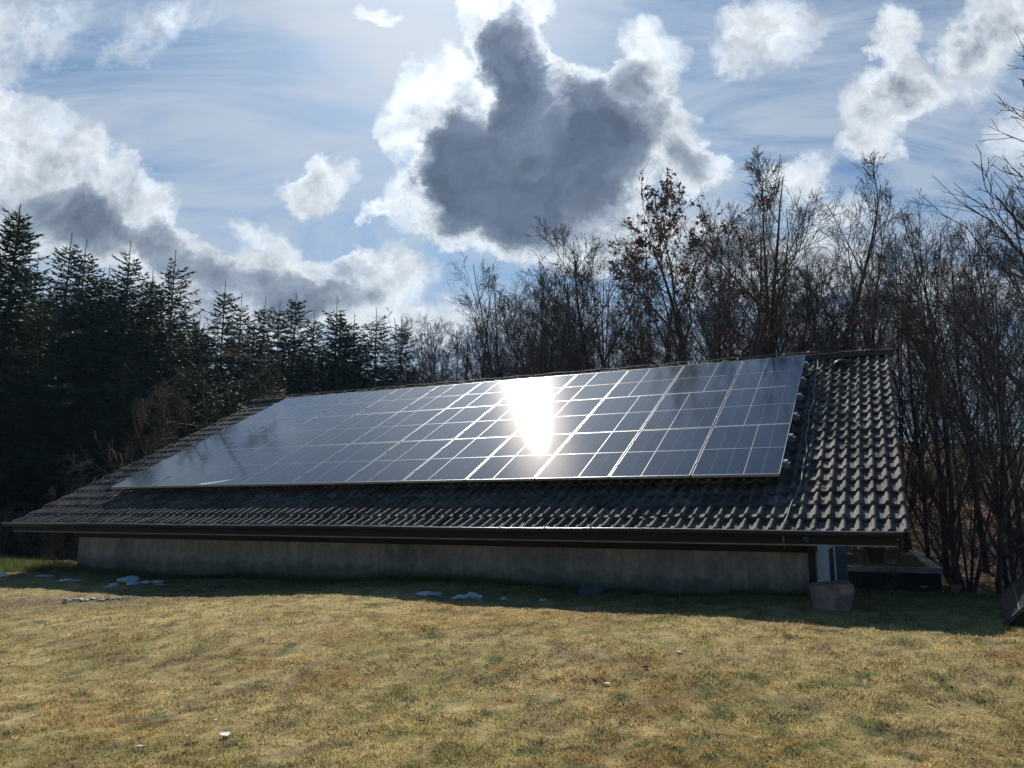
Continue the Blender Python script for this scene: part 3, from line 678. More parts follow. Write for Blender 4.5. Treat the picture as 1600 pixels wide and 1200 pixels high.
# sandstone block
SX, SY = 3.36, 8.33; sz0 = float(ground(SX, SY))
b = MB(); hgt = .265
prof_ = [(-.19, -.03), (.13, -.03), (.20, .12), (.205, .20), (.185, hgt), (-.17, hgt - .035), (-.235, hgt - .05), (-.215, .17)]
V = []; 
for yq, sc in ((-.17, .94), (-.13, 1.0), (.10, 1.0), (.17, .9)):
    for (a, c_) in prof_: V.append((a * sc + rnd.uniform(-.006, .006), yq + rnd.uniform(-.012, .012) - (.02 if c_ > .2 else 0) + c_ * .12, c_ * (1 if c_ < .2 else (1 + .05 * (yq > 0))) ))
n = len(prof_); F = [(k * n + i, k * n + (i + 1) % n, (k + 1) * n + (i + 1) % n, (k + 1) * n + i) for k in range(3) for i in range(n)] + [tuple(range(n)), tuple(3 * n + i for i in range(n))]
b.add(V, F); st = b.build('sandstone_block', M_stone, bevel=.012); st.location = (SX, SY, sz0); st.rotation_euler = (0, 0, -.25); tag(st, 'squat pinkish sandstone block standing on the shaded grass by the house corner', 'stone')
# snow remnants: positions on the shaded strip
lump('snow_patch', -9.30, 13.95, .34, .16, .055, 1, M_snow, 'long flat patch of old snow at the far left of the shaded strip', 'snow', 'snow remnants', extra=[(.28, .03, .14, .07, .06, 3)])
lump('snow_patch', -8.10, 13.75, .15, .06, .022, 5, M_snow, 'thin sliver of old snow, second from the left in the shade', 'snow', 'snow remnants')
lump('snow_patch', -7.45, 13.30, .14, .07, .045, 6, M_snow, 'small humped bit of snow left of the big snow lump', 'snow', 'snow remnants', extra=[(.16, .02, .08, .04, .015, 4)])
lump('snow_lump', -6.32, 13.10, .18, .13, .085, 7, M_snow, 'largest snow lump, highest of the cluster left of the wall centre', 'snow', 'snow remnants', extra=[(-.12, .0, .06, .05, .05, 9)])
lump('snow_lump', -6.08, 12.72, .11, .07, .065, 8, M_snow, 'rounded snow lump in front of the largest one', 'snow', 'snow remnants', extra=[(.14, .12, .08, .05, .035, 2), (.32, .16, .10, .04, .035, 4), (.45, .0, .1, .03, .015, 6)])
lump('snow_lump', -6.30, 12.55, .065, .05, .06, 12, M_snow, 'smallest snow lump at the lower left of the cluster', 'snow', 'snow remnants', extra=[(-.10, -.03, .05, .03, .02, 2)])
lump('snow_patch', -1.07, 10.05, .155, .09, .045, 9, M_snow, 'smooth oval snow patch in the shade below the middle of the wall', 'snow', 'snow remnants', extra=[(.11, .0, .08, .05, .03, 2)])
lump('snow_patch', -.60, 9.75, .10, .07, .045, 10, M_snow, 'crumbly snow heap just right of the smooth oval snow patch', 'snow', 'snow remnants', rough=.6, extra=[(.12, .02, .09, .07, .065, 3), (-.09, -.01, .05, .04, .03, 5), (.20, -.05, .04, .03, .04, 7)])
lump('snow_patch', -.10, 9.60, .04, .03, .035, 11, M_snow, 'tiny snow crumb between the snow heap and the grey slab', 'snow', 'snow remnants', extra=[(.06, -.02, .015, .015, .015, 5)])
lump('snow_patch', .37, 9.50, .05, .035, .03, 13, M_snow, 'small snow bit rightmost in the shade, nearest the grey slab', 'snow', 'snow remnants')
# slate slabs leaning on the bank
b = MB(); b.prism([(-.20, 0, 0), (-.02, -.05, -.02), (.16, -.03, .0), (.24, .05, .10), (.10, .10, .15), (-.12, .09, .12)], (0, 0, 0), (0, .02, .035))
o = b.build('slate_slab', M_slab, bevel=.006); o.scale = (.8, .8, .62); o.rotation_euler = (.1, .06, .3); o.location = (.98, 9.86, float(ground(.98, 9.78)) + .01); tag(o, 'broken grey stone slab lying against the grass bank under the wall', 'slab')
# heap of leaves and stones by the wall, left part
rs = np.random.RandomState(31); mb = MB()
for i in range(70):
    x_ = rs.randn() * .22; y_ = rs.randn() * .06; s = rs.uniform(.015, .045); z_ = .02 + .05 * math.exp(-(x_ / .25) ** 2) * rs.rand(); a = rs.rand() * 6.28
    mb.add([(x_ + math.cos(a + t) * s, y_ + math.sin(a + t) * s * .7, z_ + rs.uniform(-.012, .018)) for t in (0, 1.6, 3.1, 4.7)] , [(0, 1, 2, 3)])
o = mb.build('leaf_heap', M_dleaf); o.location = (-4.55, 12.72, float(ground(-4.55, 12.72))); tag(o, 'low heap of dead leaves at the foot of the wall', 'leaf heap')
lump('field_stone', -4.5, 12.15, .07, .05, .04, 14, M_slab, 'small rounded grey stone below the leaf heap', 'stone')
# scraps on the sunny grass
rs = np.random.RandomState(41)
mb = MB()
for i in range(46):
    x_ = rs.uniform(-1, 1); y_ = x_ * .10 + rs.randn() * .10; L = rs.uniform(.02, .12) * (1.2 - abs(x_)); wd = rs.uniform(.008, .025); a = rs.randn() * .5
    mb.box(-L / 2, L / 2, -wd, wd, 0, .010, Matrix.Translation((x_ * .55, y_, .018 + rs.rand() * .015)) @ Matrix.Rotation(a, 4, 'Z') @ Matrix.Rotation(rs.randn() * .15, 4, 'Y'))
o = mb.build('wood_chips', M_chip); o.location = (-5.80, 11.05, float(ground(-5.8, 11.05))); tag(o, 'streak of pale wood chips on the sunny lawn at the left', 'wood chips', kind='stuff')
mb = MB()
for i in range(26):
    x_ = rs.uniform(-1, 1); y_ = x_ * .10 + rs.randn() * .07; L = rs.uniform(.02, .10); a = rs.randn() * .5
    mb.box(-L / 2, L / 2, -.012, .012, 0, .014, Matrix.Translation((x_ * .4, y_ + .02, .016)) @ Matrix.Rotation(a, 4, 'Z'))
o = mb.build('bark_scraps', M_dchip); o.location = (-5.80, 11.08, float(ground(-5.8, 11.08))); tag(o, 'dark bark scraps mixed into the streak of pale wood chips', 'bark scraps', kind='stuff')
def scrap(x, y, s, lb, m=M_paper, nm='white_scrap', cat='scrap'):
    r_ = random.Random(int(x * 100 + y * 1000)); n = 6; V = []; 
    for k in range(n):
        a = 6.283 * k / n; rr = s * r_.uniform(.6, 1.1); V.append((math.cos(a) * rr, math.sin(a) * rr * .7, .006 + r_.uniform(0, s * .28)))
    V.append((0, 0, s * .3)); mb = MB(); mb.add(V, [(k, (k + 1) % n, n) for k in range(n)]); mb.add([(v[0] * .9, v[1] * .9, .001) for v in V[:n]], [tuple(range(n))[::-1]])
    mb.add(V[:n] + [(v[0] * .9, v[1] * .9, .001) for v in V[:n]], [(k, (k + 1) % n, n + (k + 1) % n, n + k) for k in range(n)])
    o = mb.build(nm, m); o.location = (x, y, float(ground(x, y)) + .01); tag(o, lb, cat)
scrap(-1.85, 5.28, .045, 'largest white scrap lying on the sunny lawn near the bottom left')
scrap(-2.06, 5.66, .020, 'small white stone just above the largest white scrap at the lower left', nm='white_stone', cat='stone')
scrap(.72, 6.15, .028, 'bright white scrap on the lawn below the middle, lower of the pair there')
scrap(.87, 6.30, .012, 'tiny white crumb just right of and above the bright scrap below the middle')
scrap(1.39, 6.70, .024, 'pale flat scrap on the lawn right of the middle')
scrap(2.14, 7.40, .022, 'small pale scrap on the lawn nearest the shade, right of the middle')
scrap(-2.30, 5.08, .030, 'pale straw-coloured scrap at the lower edge of the lawn, left', M_chip)
scrap(1.06, 6.38, .025, 'dark piece of bark on the lawn right of the bright scrap', M_dchip, 'bark_piece', 'bark')
scrap(-.62, 5.55, .02, 'dark clod lying on the lawn left of the middle bottom', M_dchip, 'clod', 'clod')
scrap(2.59, 5.47, .02, 'little white scrap on the lawn at the lower right', M_paper)
scrap(-6.95, 11.9, .03, 'small pale stone on the sunny lawn at the far left, below the long snow patch', M_chip, 'white_stone', 'stone')

# loose dead leaves and bits strewn over the lawn (uncountable)
rs = np.random.RandomState(51); n = 4200
ys = 1 / (1 / 4.2 - rs.rand(n) * (1 / 4.2 - 1 / 13)); xs_ = (rs.rand(n) * 2 - 1) * (ys * .72 + .6); zs = ground(xs_, ys) + .012 + .012 * rs.rand(n)
a = rs.rand(n) * 6.28; s = (.004 + .010 * rs.rand(n) ** 2)
V = np.stack([np.stack([xs_ + np.cos(a + t) * s * k_, ys + np.sin(a + t) * s * k_, zs + rs.rand(n) * s], 1) for t, k_ in ((0, 1.3), (1.5, .6), (3.1, 1.2), (4.8, .6))], 1).reshape(-1, 3)
pal = np.array([(.40, .33, .22), (.60, .55, .45), (.10, .06, .04), (.16, .08, .05), (.05, .04, .04)]); cc = pal[rs.randint(0, 5, n)]
o = link('lawn_litter', mesh_np('lawn_litter', V, np.arange(4 * n).reshape(n, 4), False, np.repeat(cc, 4, 0)), M_blade); tag(o, 'tiny dead leaves and pale bits strewn across the lawn', 'litter', kind='stuff')

# dry shrub and pale poles at the left
rs = np.random.RandomState(61); mb = MB()
for i in range(11):
    a = rs.uniform(-1, 1); L = rs.uniform(.3, .62); x_ = rs.uniform(-.12, .12)
    mb.tube([(x_, 0, 0), (x_ + a * L * .25, rs.randn() * .05, L * .5), (x_ + a * L * .6, rs.randn() * .08, L)], .007, 5, .003)
sh = empty('dry_shrub', (-8.65, 14.95, float(ground(-8.65, 14.95)))); tag(sh, 'small dry reddish-stemmed shrub at the left corner of the wall', 'shrub'); mb.build('stems', M_rtwig, sh)
mb = MB()
for i in range(420):
    x_ = rs.randn() * .17; y_ = rs.randn() * .12; L = rs.uniform(.06, .2); a = rs.rand() * 6.28; mb.add([(x_ - .006, y_, 0), (x_ + .006, y_, 0), (x_ + math.cos(a) * L * .8, y_ + math.sin(a) * L * .8, L * .6)], [(0, 1, 2)])
mb.build('dry_grass', M_straw, sh)
zp = float(ground(-10.2, 15.5)); mb = MB(); mb.tube([(-10.17, 15.5, zp - .05), (-10.60, 15.6, zp + 1.7)], .014, 8); a1_ = mb.build('stile', mat('white_painted_tube', (.75, .76, .78), .4))
pf = empty('ladder', (0, 0, 0)); a1_.parent = pf; mb = MB(); mb.tube([(-10.24, 15.3, zp - .05), (-10.68, 15.4, zp + 1.7)], .014, 8); mb.build('stile', a1_.data.materials[0], pf)
for t in (.25, .42, .6, .78): mb = MB(); mb.tube([(-10.17 - .43 * t, 15.5 + .1 * t, zp + 1.7 * t), (-10.24 - .44 * t, 15.3 + .1 * t, zp + 1.7 * t)], .010, 6); mb.build('rung', a1_.data.materials[0], pf)
tag(pf, 'white ladder leaning at the far left edge of the lawn', 'ladder')

# tilted free-standing solar module at the right edge
def pq(A, B, y): return Vector((A * y, y, B * y + 1.6))
bl = Vector((4.60, 7.48, float(ground(4.6, 7.48)) + .02)); bdir = Vector((.50, .82, .06)).normalized(); adir = Vector((.60, -.37, .70)).normalized(); adir = (adir - bdir * adir.dot(bdir)).normalized(); nrm = adir.cross(bdir).normalized()
if nrm.z < 0: nrm = -nrm
gmod = empty('tilted_solar_panel', bl); tag(gmod, 'steeply tilted dark solar panel standing on the grass at the right edge', 'solar panel')
Mx = Matrix((( adir.x, bdir.x, nrm.x, 0), (adir.y, bdir.y, nrm.y, 0), (adir.z, bdir.z, nrm.z, 0), (0, 0, 0, 1)))
L_, W_ = 1.15, 1.76
b = MB(); b.box(0, L_, 0, .018, -.03, .003, Mx); b.box(0, L_, W_ - .018, W_, -.03, .003, Mx); b.box(0, .018, .018, W_ - .018, -.03, .003, Mx); b.box(L_ - .018, L_, .018, W_ - .018, -.03, .003, Mx); b.build('frame', M_dark, gmod)
b = MB(); b.box(.018, L_ - .018, .018, W_ - .018, -.012, 0, Mx); b.build('glass', M_black, gmod)
b = MB()
for k in range(1, 6): b.box(L_ * k / 6 - .003, L_ * k / 6 + .003, .018, W_ - .018, .0005, .0015, Mx)
for k in range(1, 10): b.box(.0185, L_ - .0185, W_ * k / 10 - .003, W_ * k / 10 + .003, .0017, .0026, Mx)
b.build('cell_lines', M_line, gmod)
b = MB(); p0 = Mx @ Vector((0, .03, -.034)); p1 = Mx @ Vector((L_, .03, -.034)); b.prism([p0 - Vector((0, 0, .02)), p1, Vector((p1.x, p1.y, p0.z - .12)), Vector((p0.x, p0.y, p0.z - .12))], (0, 0, 0), bdir * .02); 
p0 = Mx @ Vector((0, W_ - .05, -.034)); p1 = Mx @ Vector((L_, W_ - .05, -.034)); b.prism([p0 - Vector((0, 0, .02)), p1, Vector((p1.x, p1.y, p0.z - .12)), Vector((p0.x, p0.y, p0.z - .12))], (0, 0, 0), bdir * .02); b.build('support', M_black, gmod)


# ------------------------------------------------------------------ trees
class Tubes:
    def __init__(s): s.a = []
    def seg(s, p, q, r0, r1): s.a.append((*p, *q, r0, r1))
    def mesh(s, name, k=3, m=None):
        A = np.array(s.a, float); P, Q, r0, r1 = A[:, :3], A[:, 3:6], A[:, 6], A[:, 7]
        d = Q - P; d /= np.linalg.norm(d, axis=1)[:, None] + 1e-9; ref = np.where(np.abs(d[:, 2:3]) < .9, np.array([[0, 0, 1.]]), np.array([[1., 0, 0]]))
        a = np.cross(d, ref); a /= np.linalg.norm(a, axis=1)[:, None]; b = np.cross(d, a); n = len(A); V = np.zeros((n, 2 * k, 3))
        for j in range(k):
            t = 2 * math.pi * j / k; o = a * math.cos(t) + b * math.sin(t); V[:, j] = P + o * r0[:, None]; V[:, k + j] = Q + o * r1[:, None]
        base = np.arange(n)[:, None] * 2 * k; F = []
        for j in range(k): F.append(np.stack([base[:, 0] + j, base[:, 0] + (j + 1) % k, base[:, 0] + k + (j + 1) % k, base[:, 0] + k + j], 1))
        me = mesh_np(name, V.reshape(-1, 3), np.concatenate(F), k > 4)
        if m: me.materials.append(m)
        return me
def nrm3(v):
    l = math.sqrt(v[0] ** 2 + v[1] ** 2 + v[2] ** 2) + 1e-9; return (v[0] / l, v[1] / l, v[2] / l)
def grow(T, p, d, L, r0, r1, n, wob, up, rg):
    out = [(p, d, r0)]; s = L / n
    for i in range(n):
        d = nrm3((d[0] + rg.gauss(0, wob), d[1] + rg.gauss(0, wob), d[2] + rg.gauss(0, wob) + up)); q = (p[0] + d[0] * s, p[1] + d[1] * s, p[2] + d[2] * s)
        ra = r0 + (r1 - r0) * (i / n); rb = r0 + (r1 - r0) * ((i + 1) / n); T.seg(p, q, ra, rb); p = q; out.append((p, d, rb))
    return out
def offdir(d, ang, az, rg=None):
    ax = (0, 0, 1) if abs(d[2]) < .95 else (1, 0, 0)
    u = nrm3((d[1] * ax[2] - d[2] * ax[1], d[2] * ax[0] - d[0] * ax[2], d[0] * ax[1] - d[1] * ax[0])); v = (d[1] * u[2] - d[2] * u[1], d[2] * u[0] - d[0] * u[2], d[0] * u[1] - d[1] * u[0])
    c, s = math.cos(ang), math.sin(ang); ca, sa = math.cos(az), math.sin(az)
    return nrm3(tuple(d[i] * c + (u[i] * ca + v[i] * sa) * s for i in range(3)))
def at_t(path, t):
    f = t * (len(path) - 1); i = min(int(f), len(path) - 2); k = f - i; a, b = path[i], path[i + 1]
    return tuple(a[0][j] + (b[0][j] - a[0][j]) * k for j in range(3)), b[1], a[2] + (b[2] - a[2]) * k
def bare_tree(seed, H=13, r=.13, n1=15, n2=7, n3=7, n4=4, fb_=.28, ang=38, spread=.36, lean=(0, 0), stems=1, leaves=0, wob=.052, tw=.0060, twm=None, upk=.05, stemang=.18, leafy_top=1.0):
    rg = random.Random(seed); T0 = Tubes(); T1 = Tubes(); LV = []
    for s in range(stems):
        az = rg.uniform(0, 6.28); sa = 0 if stems == 1 else rg.uniform(.4, 1) * stemang
        d0 = nrm3((lean[0] + math.cos(az) * sa, lean[1] + math.sin(az) * sa, 1)); h = H * (1 if s == 0 else rg.uniform(.7, 1)); rr = r * (1 if s == 0 else rg.uniform(.55, .85))
        tr = grow(T0, (rg.uniform(-.1, .1) * (stems > 1), rg.uniform(-.1, .1) * (stems > 1), -.3), d0, h, rr, .012, 16, wob * .6, .02, rg)
        m1 = max(5, int(n1 / (stems ** .5)))
        for i in range(m1):
            t = fb_ + (.97 - fb_) * (i + rg.random()) / m1; p, d, rad = at_t(tr, t); az = i * 2.4 + rg.uniform(-.6, .6)
            L1 = h * (spread * (1.08 - t) + .06) * rg.uniform(.75, 1.25); d1 = offdir(d, R(ang) * rg.uniform(.7, 1.3), az)
            b1 = grow(T0, p, d1, L1, max(.012, rad * .55), tw * 1.1, 7, wob * 1.5, upk, rg)
            for j in range(n2):
                t2 = .22 + .76 * (j + rg.random()) / n2; p2, d2, r2 = at_t(b1, t2); L2 = L1 * (.55 * (1.1 - t2) + .12) * rg.uniform(.7, 1.2)
                b2 = grow(T1, p2, offdir(d2, rg.uniform(.45, .9), rg.uniform(0, 6.28)), L2, max(tw, r2 * .55), tw * .8, 4, wob * 1.8, upk * 1.2, rg)
                for k in range(n3):
                    t3 = .2 + .8 * (k + rg.random()) / n3; p3, d3, r3 = at_t(b2, t3); L3 = max(.22, L2 * .42) * rg.uniform(.6, 1.3)
                    b3 = grow(T1, p3, offdir(d3, rg.uniform(.4, .9), rg.uniform(0, 6.28)), L3, tw * .85, tw * .6, 2, .14, upk, rg)
                    for q in range(n4):
                        p4, d4, _ = at_t(b3, rg.uniform(.25, 1)); grow(T1, p4, offdir(d4, rg.uniform(.4, .8), rg.uniform(0, 6.28)), L3 * rg.uniform(.35, .7), tw * .65, tw * .45, 1, .1, upk, rg)
                    if leaves and rg.random() < leaves:
                        for q in range(rg.randint(4, 9)):
                            pl, _, _ = at_t(b3, rg.uniform(.3, 1)); LV.append((pl[0] + rg.gauss(0, .05), pl[1] + rg.gauss(0, .05), pl[2] + rg.gauss(0, .05)))
    return T0.mesh('trunk', 6, M_bark), T1.mesh('crown', 3, twm or M_twig), LV
def top(t): return float(np.percentile([v.co.z for v in t[1].vertices], 99.93))
def leaf_mesh(pts, s, seed, m, name='dead_leaves'):
    r_ = np.random.RandomState(seed); P = np.array(pts); n = len(P); A = r_.randn(n, 3); A /= np.linalg.norm(A, axis=1)[:, None]; B = np.cross(A, r_.randn(n, 3)); B /= np.linalg.norm(B, axis=1)[:, None]
    sz = s * (.6 + .8 * r_.rand(n))[:, None]; N_ = np.cross(A, B) * sz * .25
    V = np.stack([P - A * sz, P + B * sz * .5 + N_, P + A * sz, P - B * sz * .5 + N_], 1).reshape(-1, 3); me = mesh_np(name, V, np.arange(4 * n).reshape(n, 4)); me.materials.append(m); return me
def plant(name, meshes, x, y, s=1, rz=None, label=None, cat='tree', group=None, sxy=None, tilt=(0, 0), z=None):
    e = empty(name, (x, y, float(ground(x, y, False)) if z is None else z), (tilt[0], tilt[1], rnd.uniform(0, 6.28) if rz is None else rz)); k = sxy or s; e.scale = (k, k, s)
    for me in meshes: link(me.name.split('.')[0], me, None, e)
    return tag(e, label, cat, group)
# spruces
def spruce(seed, H=14, rmax=2.3, leaders=1, slope=.36, dens=1.0):
    rg = random.Random(seed); T = Tubes(); TB = Tubes(); NV = []
    def one(x0, y0, h0, h1, r0, rm, sl):
        T.seg((x0, y0, h0), (x0, y0, h0 + (h1 - h0) * .5), r0, r0 * .5); T.seg((x0, y0, h0 + (h1 - h0) * .5), (x0, y0, h1), r0 * .5, .008)
        z = h1 - rg.uniform(.6, 1.0); first = True
        # naked leader with short upturned twigs
        for q in range(5): a = rg.uniform(0, 6.28); zz_ = h1 - .15 - .12 * q; T.seg((x0, y0, zz_), (x0 + math.cos(a) * .06, y0 + math.sin(a) * .06, zz_ + .10), .006, .004)
        while z > h0 + .4:
            dist = h1 - z; R_ = min(rm, .13 + sl * .68 * min(dist, 2.4) + sl * 1.25 * max(0, dist - 2.6)) * rg.uniform(.85, 1.12); nb = rg.randint(5, 7); a0 = rg.uniform(0, 6.28)
            for i in range(nb):
                az = a0 + 6.283 * i / nb + rg.uniform(-.25, .25); L = R_ * (rg.uniform(.45, 1.0) if rg.random() < .7 else rg.uniform(.9, 1.3)); rise = .55 - .9 * min(1, dist / 6) + rg.uniform(-.12, .12)
                if dist < 3: rise = .85 - .28 * dist
                pts = []; n = max(3, int(L / .22)); x, y, zz_ = x0, y0, z; e = rise
                for k in range(n + 1):
                    pts.append((x, y, zz_)); st = L / n; x += math.cos(az) * st; y += math.sin(az) * st; zz_ += e * st; e += .85 / n * (1.2 if k > n * .45 else .2)
                for k in range(n): TB.seg(pts[k], pts[k + 1], .014 * (1 - k / n) + .005, .014 * (1 - (k + 1) / n) + .004)
                # branchlets carrying needles
                m_ = max(4, int(L / .062 * dens))
                for k in range(m_):
                    t = (.12 + .88 * (k + rg.random()) / m_) ** .8; f = t * n; ii_ = min(int(f), n - 1); fr = f - ii_; p = [pts[ii_][j] + (pts[ii_ + 1][j] - pts[ii_][j]) * fr for j in range(3)]
                    sd_ = 1 if k % 2 else -1; aa = az + sd_ * rg.uniform(.5, 1.15); bl_ = (.09 + .26 * L * (1.05 - t) * .6) * rg.uniform(.7, 1.3); dz_ = rg.uniform(-.55, .12) if dist > 2 else rg.uniform(-.1, .5)
                    nt = max(2, int(bl_ / .05))
                    for q in range(nt):
                        g = (q + .3) / nt * bl_; c_ = (p[0] + math.cos(aa) * g, p[1] + math.sin(aa) * g, p[2] + dz_ * g); NV.append((*c_, aa + rg.uniform(-.7, .7), dz_ + rg.uniform(-.35, .5), rg.uniform(.07, .13)))
                for q in range(3): NV.append((*pts[-1], az + rg.uniform(-.5, .5), .5 + rg.uniform(-.2, .3), rg.uniform(.08, .13)))
            z -= rg.uniform(.15, .27)
    one(0, 0, -.3, H, .14, rmax, slope)
    for l in range(leaders - 1):
        a = rg.uniform(0, 6.28); rr = rg.uniform(.5, .9); one(math.cos(a) * rr, math.sin(a) * rr, H * .45, H * rg.uniform(.93, .98), .07, rmax * .6, slope * .9)
    A = np.array(NV); n = len(A); r_ = np.random.RandomState(seed); a = A[:, 3]; d = np.stack([np.cos(a), np.sin(a), A[:, 4]], 1); d /= np.linalg.norm(d, axis=1)[:, None]
    s = np.cross(d, r_.randn(n, 3)); s /= np.linalg.norm(s, axis=1)[:, None]; P = A[:, :3]; L = A[:, 5:6]; V = np.stack([P - s * .030, P + s * .030, P + d * L * 1.5], 1).reshape(-1, 3)
    me = mesh_np('needles', V, np.arange(3 * n).reshape(n, 3)); me.materials.append(M_needle)
    return T.mesh('trunk', 5, M_bark), TB.mesh('branches', 3, M_bark), me
SP = [spruce(101, leaders=1), spruce(102, leaders=2, rmax=2.4), spruce(103, leaders=3, rmax=2.5, slope=.38), spruce(104, leaders=1, slope=.42, rmax=2.5), spruce(105, leaders=2, slope=.34, rmax=2.1)]
SG = 'spruces in a row behind the left half of the house'
spr = [ # A (x/y), top B (z/y), y, variant, label
 (-.672, .416, 23.5, 1, 'tallest nearest dark spruce with twin spires at the far left edge'), (-.598, .374, 28, 0, 'slim spruce second from the left, just right of the tallest'),
 (-.640, .345, 31, 4, 'spruce in the gap directly right of the tallest twin-spired one'), (-.577, .366, 29.5, 2, 'broad spruce group top with two close spires, third from the left'),
 (-.517, .362, 29, 2, 'spruce with three thin leaders left of the bushy single spruce'), (-.550, .325, 33, 3, 'shorter spruce filling the gap left of the three-spired one'),
 (-.455, .350, 28.5, 3, 'bushy single-topped spruce standing clear against the cloud'), (-.482, .312, 33, 0, 'shorter spruce behind and left of the bushy single-topped one'),
 (-.385, .308, 30, 0, 'spruce with long thin spire right of the bushy single-topped one'), (-.362, .290, 32, 4, 'spruce close behind the right side of the long-spired one'),
 (-.425, .262, 34, 1, 'low spruce in the dip right of the bushy single-topped one'), (-.330, .284, 33, 0, 'thin spruce with bare leader left of the broad double one'),
 (-.289, .290, 32, 1, 'broad double-topped spruce in the middle of the row'), (-.264, .267, 34, 0, 'narrow spruce just right of the broad double-topped one'),
 (-.234, .283, 33, 2, 'pointed spruce third from the right end of the spruce row'), (-.181, .269, 34, 3, 'regular cone-shaped spruce second from the right end of the row'),
 (-.147, .257, 35, 0, 'last spruce at the right end of the row beside the bare wood'), (-.208, .235, 37, 4, 'low spruce between the two right-hand pointed ones')]
for A, B, y, v, lb in spr:
    x = A * y; g = float(ground(x, y, False)); h = B * y + 1.6 - g; plant('spruce_tree', SP[v], x, y, h / 14, sxy=h / 14 * (1.12 if A < -.25 else 1.35), label=lb, group=SG)
for i in range(16):
    A = -.73 + .040 * i; y = 37 + rnd.uniform(0, 4); B = np.interp(A, [-.7, -.45, -.15], [.33, .27, .20]) + rnd.uniform(-.02, .01); x = A * y; g = float(ground(x, y, False))
    plant('spruce_tree', SP[i % 5], x, y, (B * y + 1.6 - g) / 14, sxy=1.15, label='spruce of the dark second row, seen only through gaps in the front row', group='second row of spruces')
for i in range(9):
    A = -.70 + .048 * i; y = 24.5 + rnd.uniform(-1, 1.5); B = .20 + rnd.uniform(-.03, .03); x = A * y; g = float(ground(x, y, False))
    plant('spruce_tree', SP[(i * 2) % 5], x, y, (B * y + 1.6 - g) / 14, sxy=.75, label='low young spruce in the dark undergrowth behind the brown bush', group='young spruces in the undergrowth')
# brown bare bushes left of the roof
BU = [bare_tree(201 + i, H=6.5, r=.05, n1=13, n2=6, n3=5, n4=2, fb_=.15, ang=42, spread=.5, stems=7, wob=.11, tw=.0080, twm=M_btwig, stemang=.65) for i in range(2)]
for i, (A, B, y, lb) in enumerate([(-.46, .155, 21.5, 'wide brown leafless bush above the left roof edge, left one of the pair'), (-.385, .20, 22.5, 'tallest brown leafless bush above the left roof edge'), (-.52, .10, 20.5, 'low brown leafless bush at the lower left beside the roof'), (-.33, .15, 23.5, 'brown leafless bush right behind the left end of the ridge'), (-.43, .215, 25, 'brown leafless bush behind the tallest brown one'), (-.60, .06, 20, 'dim leafless bush in the dark left of the eave')]):
    x = A * y; g = float(ground(x, y, False)); plant('bare_bush', BU[i % 2][:2], x, y, (B * y + 1.6 - g) / top(BU[i % 2]), label=lb, cat='bush', group='brown leafless bushes')
# the bare wood behind the ridge and to the right
VT = [bare_tree(300, fb_=.35, ang=34, n2=8), bare_tree(301, H=13, n1=18, fb_=.3, ang=30, spread=.30), bare_tree(302, stems=3, n1=14, ang=32, fb_=.3, spread=.32, stemang=.22), bare_tree(303, r=.11, n1=13, ang=45, fb_=.4, spread=.4, wob=.09),
      bare_tree(304, stems=2, r=.12, ang=36, spread=.34), bare_tree(305, stems=6, r=.055, n1=22, n2=7, n3=7, n4=4, ang=26, fb_=.15, spread=.34, stemang=.42, wob=.04, tw=.0052, twm=M_rtwig), bare_tree(306, n1=20, n3=7, ang=28, fb_=.22, spread=.28, r=.10, twm=M_rtwig)]
def wood(A, B, y, v, lb, group, name='bare_tree', cat='tree', **kw):
    x = A * y; g = float(ground(x, y, False)); return plant(name, VT[v][:2], x, y, (B * y + 1.6 - g) / top(VT[v]), label=lb, cat=cat, group=group, **kw)
WG = 'bare trees of the wood behind the ridge'
# named, recognisable ones
oak = bare_tree(401, H=12.5, r=.20, n1=17, n2=7, n3=6, n4=2, fb_=.22, ang=46, spread=.58, leaves=.95, wob=.075, tw=.009)
oak = (oak[0], oak[1], leaf_mesh(oak[2], .062, 3, M_dleaf))
y = 21.5; x = .230 * y; g = float(ground(x, y, False)); plant('oak_tree', oak, x, y, (.466 * y + 1.6 - g) / top(oak), rz=.6, label='oak still holding clumps of brown dead leaves, above the middle of the ridge', group=None)
t_ = bare_tree(402, H=13, r=.17, n1=17, n2=8, n3=7, fb_=.3, ang=38, spread=.42, stems=3, wob=.06, tw=.007, stemang=.22)
y = 22.5; x = .315 * y; g = float(ground(x, y, False)); plant('bare_tree', t_[:2], x, y, (.488 * y + 1.6 - g) / top(t_), rz=2.2, label='tall forked leafless tree just right of the oak')
t_ = bare_tree(413, H=13, r=.15, n1=18, n2=8, n3=7, fb_=.3, ang=34, spread=.38, stems=2, wob=.055, tw=.007, stemang=.2)
y = 23; x = .375 * y; g = float(ground(x, y, False)); plant('bare_tree', t_[:2], x, y, (.435 * y + 1.6 - g) / top(t_), rz=.3, label='slender leafless tree second to the right of the oak')
t_ = bare_tree(404, H=12, r=.15, n1=17, n2=8, n3=7, fb_=.35, ang=40, spread=.45, lean=(-.28, 0), wob=.055, tw=.007)
y = 24; x = .165 * y; g = float(ground(x, y, False)); plant('bare_tree', t_[:2], x, y, (.395 * y + 1.6 - g) / top(t_), rz=0, label='leafless tree leaning to the left, left of the oak')
y = 24; wood(.455, .415, y, 1, 'tall thin leafless tree standing above its neighbours right of the cable', WG)
